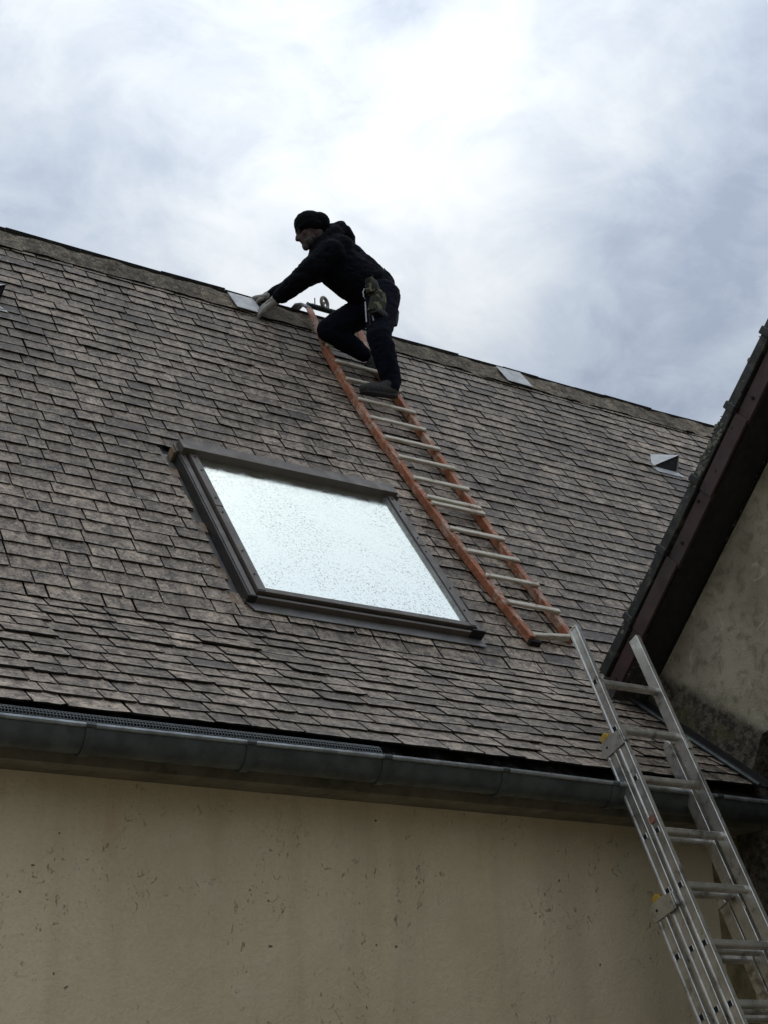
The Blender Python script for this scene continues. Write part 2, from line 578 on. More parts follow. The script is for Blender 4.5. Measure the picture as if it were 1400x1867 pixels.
def make_glass():
    m, g, bs, out = mat_new('dirty_reflecting_glass')
    g.nt.nodes.remove(bs)
    p = pos(g)
    gl = g.n('ShaderNodeBsdfGlossy')
    gl.inputs['Color'].default_value = (.95, .985, .90, 1)
    drops = g.mapr(g.voronoi(p, 62), .30, .12)
    dn = g.noise(p, 85, 4, .7, .4)
    hgt = g.math('ADD', g.math('MULTIPLY', drops, .4), g.math('MULTIPLY', dn, .6))
    g.link(g.bump(hgt, .10, .004), gl.inputs['Normal'])
    g.link(g.mapr(g.noise(p, 20, 4), .3, .7, .10, .24), gl.inputs['Roughness'])
    df = g.n('ShaderNodeBsdfDiffuse')
    # lichen specks and dirt on the pane, thicker towards its lower edge
    sp = g.n('ShaderNodeSeparateXYZ')
    g.link(p, sp.inputs[0])
    low = g.mapr(sp.outputs[2], 4.55, 4.17)
    speck = g.mapr(g.noise(p, 75, 5, .78, .3), .53, .62)
    dens = g.math('ADD', g.mapr(g.noise(p, 2.6, 4, .6), .36, .62, .22, .78), g.math('MULTIPLY', low, .25))
    mk = g.math('MULTIPLY', speck, dens)
    spot = g.math('MULTIPLY', g.mapr(g.voronoi(p, 21), .10, .05), g.mapr(g.noise(p, 9, 2), .56, .62))
    edge = g.math('MULTIPLY', g.mapr(g.math('ADD', sp.outputs[2], g.math('MULTIPLY', g.noise(p, 30, 3), .07)), 4.225, 4.19), .8)
    mk = g.math('MAXIMUM', mk, g.math('MAXIMUM', g.math('MULTIPLY', spot, .7), edge))
    g.link(g.mix(g.noise(p, 40, 3), (.13, .135, .10), (.30, .30, .25)), df.inputs['Color'])
    fac = g.math('ADD', g.math('MULTIPLY', mk, .75), .05)
    mx = g.n('ShaderNodeMixShader')
    g.link(fac, mx.inputs[0])
    g.link(gl.outputs[0], mx.inputs[1])
    g.link(df.outputs[0], mx.inputs[2])
    g.link(mx.outputs[0], out.inputs[0])
    return m


M['glass'] = make_glass()


def make_ground():
    m, g, bs, out = mat_new('gravel_yard')
    p = pos(g)
    n1 = g.noise(p, 1.2, 5, .6)
    n2 = g.noise(p, 45, 4, .7)
    col = g.mix(g.mapr(n2, .3, .7), (.22, .19, .145), (.40, .355, .28))
    sp = g.n('ShaderNodeSeparateXYZ')
    g.link(p, sp.inputs[0])
    col = g.mix(g.math('MULTIPLY', g.mapr(n1, .58, .70), .5), col, (.07, .095, .035))
    shade_bank = g.mapr(g.math('ADD', sp.outputs[2], g.math('MULTIPLY', n1, .5)), .3, .7)  # colour of the unseen rise added to cut low sky light
    col = g.mix(shade_bank, col, g.mix(g.mapr(n2, .3, .7), (.045, .045, .024), (.085, .080, .045)))
    g.link(col, bs.inputs['Base Color'])
    bs.inputs['Roughness'].default_value = .95
    g.link(g.bump(n2, .7, .02), bs.inputs['Normal'])
    return m


M['ground'] = make_ground()

# ------------------------------------------------------------------ ground
# flat yard in front of the house; behind the camera the ground climbs, added unseen to block low sky light
gm = MB()
gxs = [-300, -120, -60, -35, -22, -15, -10, -6, -3, 0, 3, 6, 10, 15, 22, 35, 60, 120, 300]
gys = [-300, -120, -60, -30, -20, -15, -12, -10, -8, -6, -4.5, -3.2, -2, 0, 3, 8, 20, 60, 300]
for yy in gys:
    for xx in gxs:
        zz = 0.0
        if yy < -2.2:
            zz = min(6.0, (-2.2 - yy) * .8) + max(0, min(6, (-14 - yy) * .15))
            zz += .9 * mnoise.noise(Vector((xx * .21, yy * .21, 1.3))) * min(1, (-2.2 - yy) / 3)
        gm.v.append((xx, yy, max(0, zz)))
nxg = len(gxs)
for a in range(len(gys) - 1):
    for b in range(nxg - 1):
        q0 = a * nxg + b
        gm.f.append((q0, q0 + 1, q0 + nxg + 1, q0 + nxg))
        gm.a.append(.5)
gr = gm.build('ground', M['ground'], sm=60)
gr['kind'] = 'structure'

# ------------------------------------------------------------------ main house
P1, P2 = R(55.7), R(37.0)
C1, S1, C2, S2 = math.cos(P1), math.sin(P1), math.cos(P2), math.sin(P2)
EY, EZ, KLEN = 5.449, 3.134, 1.335              # eave edge of the slates, length of the flatter lower slope
KY, KZ = EY + KLEN * C2, EZ + KLEN * S2         # kink
RS = 4.115                                       # length of the steep slope
X0, X1 = -1.6, 11.2                             # ends of the house
YW = 5.68                                       # front wall


def roof(x, s, h):
    """steep slope: along the eave, up the slope from the kink, off the surface"""
    return (x, KY + s * C1 - h * S1, KZ + s * S1 + h * C1)


def skirt(x, s, h):
    return (x, EY + s * C2 - h * S2, EZ + s * S2 + h * C2)


house = thing('house', 'old rendered house with a steep grey-brown slate roof, gutter and roof window', 'house', (4.0, 7.0, 0))

RY, RZ = KY + RS * C1, KZ + RS * S1
wb = MB()
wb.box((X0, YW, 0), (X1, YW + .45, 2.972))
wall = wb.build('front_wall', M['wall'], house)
wall['label'] = 'tan old rendered wall with pits and stains'
cb = MB().box((X0, YW - .175, 2.945), (5.849, YW - .001, 3.005))
cb.build('cornice', M['cornice'], house)
bb = MB().box((X0 + .002, YW + .002, 2.974), (X1 - .002, YW + .2, 3.10))
bb.build('wall_plate', M['darktimber'], house)
# rear wall and end walls
BY = 2 * RY - YW
MB().box((X0, BY - .45, 0), (X1, BY, 3.0)).build('rear_wall', M['wall'], house)
for xx in (X0 + .01, X1 - .36):
    eb = MB()
    eb.prism([(YW + .452, 0), (BY - .452, 0), (BY - .452, 3.0), (RY, RZ - .35), (YW + .452, 3.15)], lambda a, b, t: (t, a, b), xx, xx + .35)
    eb.build('end_wall', M['wall'], house)

# roof deck under the slates (both slopes)
rb = MB()
prof = [(EY + .03, EZ - .035), (KY, KZ - .012), (RY, RZ - .012), (2 * RY - KY, KZ - .012), (2 * RY - EY, EZ - .035),
        (2 * RY - EY, EZ - .13), (2 * RY - KY, KZ - .13), (RY, RZ - .16), (KY, KZ - .13), (EY + .03, EZ - .10)]
rb.prism(prof, lambda a, b, t: (t, a, b), X0 - .05, X1 + .05)
deck = rb.build('roof', M['annex_roof'], house)
deck['label'] = 'steep slate roof with a flatter skirt of slates above the gutter'

SKX0, SKX1, SKS0, SKS1 = 3.452, 4.985, .185, 1.60    # hole in the slates round the roof window
VENTS = [(8.115, 3.005), (2.475, 2.945)]                  # (x centre, s of the lower lip)


def slate_mesh(mb, fn, x0, x1, s0, expo, length, thick, lift, tone, cool, tilt=0.0, A=None, E=None, Co=None):
    """one slate: tail edge uneven, lying on the course below"""
    n = 5
    tail_top, tail_bot = [], []
    b = len(mb.v)
    for k in range(n + 1):
        u = k / n
        x = x0 + (x1 - x0) * u
        js = random.uniform(-.0022, .0022)
        if k in (0, n) and random.random() < .2:
            js += random.uniform(.002, .009)
        jt = random.uniform(-.0012, .0012)
        s = s0 + js + tilt * (u - .5)
        tail_top.append(fn(x, s, lift + thick + jt))
        tail_bot.append(fn(x, s + .001, lift + jt * .3))
    h0 = .001
    head_top = [fn(x0, s0 + length, h0 + thick), fn(x1, s0 + length, h0 + thick)]
    head_bot = [fn(x0, s0 + length, h0), fn(x1, s0 + length, h0)]
    mb.v += tail_top + tail_bot + head_top + head_bot
    tt, tb, ht, hb = b, b + n + 1, b + 2 * (n + 1), b + 2 * (n + 1) + 2
    fs = []
    rim = len(mb.v)
    for k in range(n + 1):
        u = k / n
        x = x0 + (x1 - x0) * u
        mb.v.append(fn(x, s0 + tilt * (u - .5) + random.uniform(.008, .016), lift + thick - .0004))
    for k in range(n):
        fs.append(((tt + k, tt + k + 1, rim + k + 1, rim + k), -1))            # worn, lichened tail with a painted pale glint
    fs.append((tuple(range(rim, rim + n + 1)) + (ht + 1, ht), 0))               # top
    fs.append((tuple(reversed(range(tb, tb + n + 1))) + (hb, hb + 1), 0))       # underside
    for k in range(n):
        fs.append(((tt + k + 1, tt + k, tb + k, tb + k + 1), 1))               # tail edge
    fs.append(((tt, rim, ht, hb, tb), 1))
    fs.append(((ht + 1, rim + n, tt + n, tb + n, hb + 1), 1))
    for f, e in fs:
        mb.f.append(f)
        A.append(tone); E.append(e); Co.append(cool)


slates = []     # (distance, args)
cam_p = Vector((0, 0, CAMZ))


def split(x0, x1, holes):
    segs = [(x0, x1)]
    for a, b in holes:
        new = []
        for p, q in segs:
            if q <= a or p >= b:
                new.append((p, q))
            else:
                if a - p > .035:
                    new.append((p, a))
                if q - b > .035:
                    new.append((b, q))
        segs = new
    return segs


def lay(fn, s0, course, expo, xa, xb, holes, wlo, whi, steep):
    x = xa - random.uniform(0, .2)
    sag = random.uniform(-.002, .002)
    while x < xb:
        w = random.uniform(wlo, whi)
        if random.random() < .12:
            w *= 1.3
        elif random.random() < .12:
            w *= .62
        gap = random.uniform(.006, .013)
        for p, q in split(max(x, xa) + gap * .5, min(x + w, xb) - gap * .5, holes):
            if q - p < .03:
                continue
            tone = min(1, max(0, random.gauss(.5, .2)))
            cool = 0.0
            xm = (p + q) / 2
            if random.random() < .012:
                cool = random.uniform(.35, .55)
            if steep:
                # run-off below the sheet-metal vents keeps the slates clean
                for vx, vs in VENTS:
                    d = vs - s0
                    if 0 < d < 2.0:
                        k = math.exp(-((xm - vx - (.02 if vx > 5 else .22)) / (.32 + .10 * d)) ** 2) * (1 - d / 2.1)
                        cool = max(cool, .62 * k if vx > 5 else .58 * k)
                if 2.75 < s0 < 3.75 and 5.7 < xm < 6.8 and random.random() < .12:
                    cool = max(cool, .45)
                if 1.2 < s0 < 2.1 and 6.0 < xm < 7.3 and random.random() < .2:
                    cool = max(cool, .5)
            lift = (.0085 * 2.1) + random.uniform(0, .006)
            th = random.uniform(.0075, .0110)
            if random.random() < .05:
                lift += .004
            tilt = random.gauss(0, .0015)
            c = Vector(fn(xm, s0 + expo / 2, .02))
            slates.append(((c - cam_p).length, (fn, p, q, s0 + sag + random.gauss(0, .0016), expo, expo * 2.1, th, lift, tone, cool, tilt)))
        x += w


ne = 12
ex2 = KLEN / ne
for i in range(ne):
    lay(skirt, i * ex2, i, ex2, X0, X1, [(5.84, 99)], .145, .27, False)
ex1 = .1035
nc = int(3.90 / ex1)
for j in range(nc + 1):
    s0 = j * ex1 + .004
    holes = []
    if s0 + ex1 * .35 > SKS0 and s0 < SKS1:
        jit = random.uniform(-.03, .02)
        dxs = .006 - .050 * (s0 + .05 - .25)
        holes.append((SKX0 + jit + dxs, SKX1 + .025 + dxs + random.uniform(-.004, .010)))
    for vx, vs in VENTS:
        if vs - .10 < s0 < vs + .10:
            holes.append((vx - .05, vx + .12))
    lay(roof, s0, j, ex1, X0, X1, holes, .15, .29, True)

# the three hundred that show largest are objects of their own
vis = []
rest = []


def in_view(args):
    fn, p, q, s0, expo = args[:5]
    c = Vector(fn((p + q) / 2, s0 + expo / 2, .02)) - cam_p
    z = -c.dot(bk)
    return abs(c.dot(rx) / z) < .26 and -.345 < c.dot(up) / z < .345


slates.sort(key=lambda t: t[0])
for d, a in slates:
    (vis if len(vis) < 300 and in_view(a) and a[1] < 5.75 else rest).append(a)


def slate_object(name, lst, parent):
    mb = MB()
    A, E, Co = [], [], []
    for a in lst:
        slate_mesh(mb, *a, A=A, E=E, Co=Co)
    me = bpy.data.meshes.new(name)
    me.from_pydata(mb.v, [], mb.f)
    for nm, arr in (('tint', A), ('edge', E), ('cool', Co)):
        at = me.attributes.new(nm, 'FLOAT', 'FACE')
        at.data.foreach_set('value', [float(v) for v in arr])
    me.update()
    return link_obj(name, me, M['slate'], parent)


for a in vis:
    slate_object('slate', [a], deck)
so = slate_object('slate_field', rest, deck)
so['kind'] = 'stuff'

# tan slivers beside the left of the roof window
for j in range(13):
    s0 = .215 + j * ex1
    if j in (0, 2, 3, 6, 8, 11):
        w = random.uniform(.03, .05)
        xa = SKX0 + random.uniform(-.015, .01) - .050 * (s0 - .2)
        mb = MB()
        mb.quadbox([roof(xa, s0, .012), roof(xa + w, s0 - .004, .012), roof(xa + w + .01, s0 + .10, .004), roof(xa, s0 + .10, .004),
                    roof(xa, s0, .022), roof(xa + w, s0 - .004, .022), roof(xa + w + .01, s0 + .10, .012), roof(xa, s0 + .10, .012)])
        mb.build('slate_sliver', M['tanslate'], deck)

# ridge: rough mortared band of big slabs, the rear slates stand up behind it
x = X0
PATCHES = [(4.53, 4.745), (6.965, 7.215)]
while x < X1:
    w = random.uniform(.30, .52)
    if x + w > X1:
        w = X1 - x
    mb = MB()
    A, E, Co = [], [], []
    nx, ns = max(3, int(w / .05)), 6
    grid = []
    ton = random.uniform(.3, .75)
    sb = 3.862 + random.uniform(-.022, .018)
    for i in range(nx + 1):
        col_ = []
        for k in range(ns + 1):
            s = sb + (RS + .004 - sb) * k / ns
            xx = x + w * i / nx
            wob = mnoise.noise(Vector((xx * 7, s * 7, 3.1)))
            s2 = s + (mnoise.noise(Vector((xx * 11, 2.2, 9))) * .016 if k == 0 else 0)
            col_.append(roof(xx, s2, .040 + .019 * wob - .012 * (k / ns)))
        grid.append(col_)
    for i in range(nx + 1):
        mb.v += grid[i]
    base = len(mb.v)
    for i in range(nx):
        for k in range(ns):
            a = i * (ns + 1) + k
            mb.f.append((a, a + ns + 1, a + ns + 2, a + 1)); A.append(ton); E.append(0); Co.append(0)
    for i in range(nx + 1):
        xx = x + w * i / nx
        mb.v.append(roof(xx, sb + .004, .004))
    for i in range(nx):
        mb.f.append((base + i, base + i + 1, (i + 1) * (ns + 1), i * (ns + 1))); A.append(ton); E.append(1); Co.append(0)
    me = bpy.data.meshes.new('ridge_slab')
    me.from_pydata(mb.v, [], mb.f)
    for nm, arr in (('tint', A), ('edge', E), ('cool', Co)):
        at = me.attributes.new(nm, 'FLOAT', 'FACE')
        at.data.foreach_set('value', [float(v) for v in arr])
    link_obj('ridge_slab', me, M['ridge'], house)
    x += w

x = X0
while x < X1:
    w = random.uniform(.30, .62)
    hgt = .060 - .0018 * max(0, x) + random.uniform(-.003, .003)
    if not (7.33 < x + w / 2 < 7.62):
        mb = MB()
        t = .012
        h1, h2 = hgt + random.uniform(-.003, .003), hgt + random.uniform(-.003, .003)
        y0 = RY + .012
        mb.quadbox([(x, y0 + .10, RZ - .14), (x + w - .003, y0 + .10, RZ - .14), (x + w - .003, y0 + .10 + t, RZ - .135), (x, y0 + .10 + t, RZ - .135),
                    (x, y0 - h1 * .55, RZ + h1), (x + w - .003, y0 - h2 * .55, RZ + h2), (x + w - .003, y0 - h2 * .55 + t, RZ + h2 + .004), (x, y0 - h1 * .55 + t, RZ + h1 + .004)])
        mb.build('ridge_slate', M['cap'], house)
    x += w

for i, (pa, pb) in enumerate(PATCHES):
    mb = MB()
    mb.quadbox([roof(pa, 3.862, .052), roof(pb, 3.858, .052), roof(pb - .012, 4.095, .045), roof(pa - .012, 4.095, .045),
                roof(pa, 3.862, .058), roof(pb, 3.858, .058), roof(pb - .012, 4.095, .051), roof(pa - .012, 4.095, .051)])
    o = mb.build('ridge_patch', M['patch'], house, bevel=.0015)
    o['label'] = 'clean pale sheet patch let into the weathered ridge'

# vents: folded pale metal hoods, their black mouths open down the slope
for vx, vs in VENTS:
    pt = lambda dx, ds, h: Vector(roof(vx + dx, vs + ds, h))
    TL, BL, BR, AP, TR = pt(-.015, .215, .030), pt(-.13, .0, .030), pt(.137, -.012, .030), pt(.185, .135, .125), pt(.20, .21, .030)
    dn = pt(0, 0, .004) - pt(0, 0, 0)
    hd = MB()
    hd.v = [tuple(p) for p in (TL, BL, AP, TR, BR)] + [tuple(p - dn) for p in (TL, BL, AP, TR, BR)]
    hd.f = [(0, 1, 2), (0, 2, 3), (3, 2, 4), (7, 6, 5), (8, 7, 5), (9, 7, 8), (1, 6, 7, 2), (2, 7, 9, 4), (0, 5, 6, 1), (3, 8, 5, 0), (4, 9, 8, 3)]
    hd.a = [.5] * len(hd.f)
    ho = hd.build('roof_vent', M['patch'], house)
    ho['label'] = 'folded pale metal vent hood with a black mouth'
    ins = pt(0, .012, -.004) - pt(0, 0, 0)
    vd = MB()
    m3 = [BL + ins + pt(.012, 0, 0) - pt(0, 0, 0), BR + ins - (pt(.012, 0, 0) - pt(0, 0, 0)), AP + ins - dn]
    vd.v = [tuple(p) for p in m3] + [tuple(p + (pt(0, .04, -.01) - pt(0, 0, 0))) for p in m3]
    vd.f = [(0, 1, 2), (5, 4, 3), (0, 3, 4, 1), (1, 4, 5, 2), (2, 5, 3, 0)]
    vd.a = [.5] * 5
    vd.build('vent_mouth', M['vent_void'], ho)
    ap = MB()
    ap.quadbox([roof(vx - .10, vs - .065, .030), roof(vx + .20, vs - .060, .030), roof(vx + .15, vs + .02, .026), roof(vx - .14, vs + .02, .026),
                roof(vx - .10, vs - .065, .033), roof(vx + .20, vs - .060, .033), roof(vx + .15, vs + .02, .029), roof(vx - .14, vs + .02, .029)])
    ap.build('vent_apron', M['patch'], ho)

# ------------------------------------------------------------------ roof window (part of the house)
sk = MB()
XL, XR, SB, ST = 3.505, 4.985, .235, 1.60
# it sits slightly out of square with the courses
skr = lambda x, s, h: roof(x + .008 - .050 * (s - .25), s, h)
# curb: four outer walls
bxs = lambda x0, x1, s0, s1, h0, h1: MB().box((x0, s0, h0), (x1, s1, h1), skr)
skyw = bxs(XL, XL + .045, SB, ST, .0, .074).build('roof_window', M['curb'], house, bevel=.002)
skyw['label'] = 'large roof window with grey-brown metal frame and dirty reflecting pane'


def skpart(name, mat, *a, bev=.002):
    return bxs(*a).build(name, M[mat], skyw, bevel=bev)


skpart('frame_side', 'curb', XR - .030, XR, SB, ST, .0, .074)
skpart('frame_ledge', 'frame', XL + .012, XL + .044, SB, ST, .0745, .079)
skpart('frame_ledge', 'frame', XR - .029, XR - .004, SB, ST, .0745, .079)
skpart('frame_side', 'frame_dark', XL + .046, XL + .060, SB + .03, ST - .02, .0, .055)
skpart('frame_side', 'frame_dark', XR - .042, XR - .031, SB + .03, ST - .02, .0, .055)
SJ = 1.02
for x0, x1 in ((XL + .061, XL + .108), (XR - .078, XR - .038)):
    skpart('sash_cover', 'frame', x0, x1, SB + .035, SJ, .03, .094)
    skpart('sash_cover', 'frame', x0 - .002, x1 + .001, SJ - .012, ST - .05, .03, .098)
for x0 in (XL + .112, XR - .097, XR - .089):
    skpart('gasket', 'gasket', x0, x0 + .004, SB + .07, ST - .10, .06, .088, bev=0)
# screws on the covers
for x0 in (XL + .084, XR - .058):
    for s0 in (.40, .60, .95, 1.08, 1.35, 1.48):
        mb = MB().tube([skr(x0, s0, .093 + (.004 if s0 > SJ else 0)), skr(x0, s0, .0985 + (.004 if s0 > SJ else 0))], .0055, 8)
        mb.build('screw', M['frame_dark'], skyw)
# lower rail: stepped
skpart('bottom_rail', 'frame', XL + .062, XR - .038, SB + .028, SB + .064, .03, .090)
skpart('bottom_rail', 'frame_dark', XL + .05, XR - .05, SB + .012, SB + .027, .0, .066)
skpart('bottom_rail', 'frame', XL + .046, XR - .046, SB - .008, SB + .011, .012, .072)
skpart('corner_cap', 'frame_dark', XL - .003, XL + .05, SB - .012, SB - .001, .010, .080)
skpart('corner_cap', 'frame_dark', XR - .085, XR + .004, SB - .014, SB - .0015, .010, .096)
# hood over the upper rail
hood = MB()
hood.prism([(ST - .085, .040), (ST - .085, .128), (ST + .015, .122), (ST + .02, .012), (ST - .02, .012), (ST - .02, .040)],
           lambda a, b, t: skr(t, a, b), XL + .012, XR - .012)
hood.build('hood', M['hood'], skyw, bevel=.002)
skpart('hood_end', 'frame', XL - .010, XL + .010, ST - .070, ST + .004, .012, .088)
skpart('packing_block', 'brick', XL - .024, XL - .011, ST - .072, ST - .008, .012, .078)
skpart('hood_end', 'frame', XR - .010, XR + .018, ST - .075, ST + .01, .012, .098)
# apron and side flashing
apn = MB()
apn.quadbox([skr(XL + .03, .158, .035), skr(XR + .01, .158, .035), skr(XR + .01, SB + .01, .030), skr(XL - .01, SB + .01, .030),
             skr(XL + .03, .158, .039), skr(XR + .01, .158, .039), skr(XR + .01, SB + .01, .034), skr(XL - .01, SB + .01, .034)])
apn.build('apron_flashing', M['apron'], skyw)
skpart('side_flashing', 'apron', XL - .075, XL - .001, SB, ST, .001, .008, bev=0)
skpart('side_flashing', 'apron', XR + .001, XR + .035, SB, ST, .001, .010, bev=0)
skpart('pane', 'glass', XL + .105, XR - .077, SB + .060, ST - .03, .066, .074, bev=0)
skpart('inner_lining', 'frame_dark', XL + .061, XR - .061, SB + .03, ST - .03, .001, .028, bev=0)

# ------------------------------------------------------------------ gutter (part of the house)
LY, LZ, GR = 5.339, 3.058, .068
GC = LY + GR


def gutter_z(x):
    return LZ - .012 * max(0, (x - 4.2)) ** 1.3 * .6 + .002 * math.sin(x * 2.1)


def gutter_section(name, xa, xb, mat, parent, r0, r1, n=14, a0=-4, a1=184):
    mb = MB()
    ks = [R(a0 + (a1 - a0) * k / n) for k in range(n + 1)]
    xs = [xa + (xb - xa) * i / 4 for i in range(5)]
    for r in (r0, r1):
        for xx in xs:
            for a in ks:
                mb.v.append((xx, GC - r * math.cos(a), gutter_z(xx) - r * 1.36 * math.sin(a)))
    m = n + 1
    half = m * 5
    for i in range(4):
        for k in range(n):
            a = i * m + k
            mb.f.append((a, a + 1, a + m + 1, a + m))
            b = half + a
            mb.f.append((b + m, b + m + 1, b + 1, b))
        for k in (0, n):
            a = i * m + k
            mb.f.append((a, a + m, half + a + m, half + a))
    for i in (0, 4):
        for k in range(n):
            a = i * m + k
            mb.f.append((a, half + a, half + a + 1, a + 1))
    mb.a = [.5] * len(mb.f)
    return mb.build(name, mat, parent, sm=40)


COL = [-1.1, -.45, .2, .86, 1.52, 2.174, 2.857, 3.50, 4.121, 4.755, 5.415]
gut = gutter_section('gutter', X0 - .1, COL[0], M['zinc'], house, GR, GR - .003)
gut['label'] = 'dark zinc half-round gutter with raised joint collars'
edges = COL + [5.84]
for i in range(len(edges) - 1):
    gutter_section('gutter_section', edges[i] + .001, edges[i + 1] - .001, M['zinc'], gut, GR, GR - .003)
for cx_ in COL:
    gutter_section('collar', cx_ - .018, cx_ + .018, M['zinc'], gut, GR + .006, GR + .0008)
for i in range(len(edges)):
    xa = (X0 - .1) if i == 0 else edges[i - 1] + .019
    xb = edges[i] - .019
    pts = [(xa + (xb - xa) * k / 5, LY - .004, gutter_z(xa + (xb - xa) * k / 5) + .004) for k in range(6)]
    MB().tube(pts, .0105, 8).build('rolled_lip', M['zinc_lip'], gut, sm=40)
for cx_ in COL:
    MB().tube([(cx_ - .02, LY - .004, gutter_z(cx_) + .004), (cx_ + .02, LY - .004, gutter_z(cx_) + .004)], .0125, 8).build('lip_collar', M['zinc'], gut, sm=40)
    mb = MB()
    mb.box((cx_ - .012, GC + GR - .01, gutter_z(cx_) - .03), (cx_ + .012, 5.50, gutter_z(cx_) - .002))
    mb.build('bracket', M['zinc'], gut)

# quoin strip of bare, lumpy render beside the corner
q = MB()
nz, nx = 40, 6
gridv = []
for i in range(nz + 1):
    z = .0 + 2.93 * i / nz
    for k in range(nx + 1):
        xx = 5.665 + .18 * k / nx + (mnoise.noise(Vector((z * 4, 1.7, 0))) * .022 if k == 0 else 0)
        d = 0 if k == 0 else .010 + .014 * mnoise.noise(Vector((xx * 9, z * 6, 4)))
        q.v.append((xx, YW - .002 - max(0, d), z))
for i in range(nz):
    for k in range(nx):
        a = i * (nx + 1) + k
        q.f.append((a, a + 1, a + nx + 2, a + nx + 1))
q.a = [.5] * len(q.f)
M['quoin'] = simple('lumpy_yellow_render', (.20, .155, .075), .95, 0, .4, 9, .8, 50, dirt=((.07, .055, .03), 7, .8))
qo = q.build('corner_strip', M['quoin'], house, sm=60)
qo['label'] = 'lumpy yellowish strip of render beside the inner corner'

# ------------------------------------------------------------------ adjoining building, gable wall facing the yard
annex = thing('annex_building', 'adjoining gabled building with mossy roughcast wall and dark brown verge', 'building', (7.5, 3.0, 0))
XA, XV = 5.85, 5.60                 # its gable wall, its verge overhang
VA = Vector((4.774, 3.828 + CAMZ))  # (y, z) on the top edge of the verge
VD = Vector((1.488, -1.424)).normalized()   # down the verge
VN = Vector((-VD.y, VD.x)) * -1             # into the verge face: down and to the front
if VN.y > 0:
    VN = -VN
RIDGE_T = -2.45
vtop = VA + VD * RIDGE_T
mir = lambda p: Vector((2 * vtop.x - p.x, p.y))


def vp(t, d):
    return VA + VD * t + VN * d


# gable wall, with an open passage at its foot towards the front
wallp = []
low_end = vp(2.62, .17)
top_in = vp(RIDGE_T, .17)
wl = MB()
pA = vp(2.1, .165)
poly = [(6.40, 2.2), (6.40, pA.y + (6.40 - pA.x) * VD.y / VD.x), (vp(RIDGE_T, .23).x + .0, vp(RIDGE_T, .23).y),
        (mir(vp(1.9, .165)).x, vp(1.9, .165).y), (mir(vp(1.9, .165)).x, 0), (4.55, 0), (4.55, 3.62), (5.42, 3.42), (5.515, 3.25), (5.53, 2.2)]
wl.prism(poly, lambda a, b, t: (t, a, b), XA, XA + .4)
aw = wl.build('gable_wall', M['annex_wall'], annex)
aw['label'] = 'olive mossy roughcast wall with a band of bare rough stone'
MB().box((XA + .4, -.4, 0), (XA + 4.8, -.05, 3.6)).build('front_wall', M['annex_wall'], annex)
MB().box((XA + 1.7, -.04, 0), (XA + 2.0, 5.52, 3.58)).build('passage_wall', M['darktimber'], annex)
MB().box((XA + .402, -.04, 3.6), (XA + 4.8, 5.5, 3.7)).build('passage_ceiling', M['darktimber'], annex)
# roof slab
sl = MB()
o_, i_ = .0, .13
sl.prism([tuple(vp(2.22, .004)), tuple(vp(RIDGE_T, .004)), tuple(mir(vp(2.22, .004))), tuple(mir(vp(2.22, .14))), tuple(vp(RIDGE_T, .15)), tuple(vp(2.22, .14))],
         lambda a, b, t: (t, a, b), XV + .03, XA + 4.9)
sl.build('roof', M['annex_roof'], annex)
sf = MB()
sf.prism([tuple(vp(1.95, .142)), tuple(vp(RIDGE_T + .2, .142)), tuple(vp(RIDGE_T + .2, .160)), tuple(vp(1.95, .160))], lambda a, b, t: (t, a, b), XV + .034, XA - .002)
sf.build('soffit', M['darktimber'], annex)
# verge: lapped pieces with a grey cap, a collar at each lap and a brown drop panel
tcol = [0.042 + .432 * k for k in range(-5, 5)]
for k, t0 in enumerate(tcol):
    t1 = t0 + .432
    if t0 > 2.0:
        continue
    t1 = min(t1, 2.12)
    cap = MB()
    jx = random.uniform(-.003, .003)
    cap.prism([tuple(vp(t0, -.004)), tuple(vp(t1 + .01, -.012)), tuple(vp(t1 + .01, .058)), tuple(vp(t0, .060))], lambda a, b, t: (t, a, b), XV - .012 + jx, XV + .075)
    co = cap.build('verge_cap', M['cap'], annex, bevel=.004)
    clr = MB()
    clr.prism([tuple(vp(t0 - .022, -.018)), tuple(vp(t0 + .022, -.020)), tuple(vp(t0 + .022, .066)), tuple(vp(t0 - .022, .064))], lambda a, b, t: (t, a, b), XV - .024 + jx, XV + .03)
    clr.build('collar', M['cap'], co, bevel=.005)
    pn = MB()
    pn.prism([tuple(vp(t0 + .01, .074)), tuple(vp(t1 + .03, .076)), tuple(vp(t1 + .03, .178)), tuple(vp(t0 + .01, .176))], lambda a, b, t: (t, a, b),
             XV - .006 + .012 * (k % 2) + jx, XV + .012 + .012 * (k % 2))
    po = pn.build('verge_panel', M['panel'], annex, bevel=.002)
    fi = MB().prism([tuple(vp(t0 + .01, .06)), tuple(vp(t1, .06)), tuple(vp(t1, .15)), tuple(vp(t0 + .01, .15))], lambda a, b, t: (t, a, b), XV + .026, XV + .033)
    fi.build('verge_board', M['darktimber'], annex)
    for tt in (.09, .33):
        c_ = vp(t0 + tt, .10 + .03 * (tt > .2))
        mb = MB().tube([(XV - .006, c_.x, c_.y), (XV + .006, c_.x, c_.y)], .009, 8)
        mb.build('nail', M['darktimber'], po)
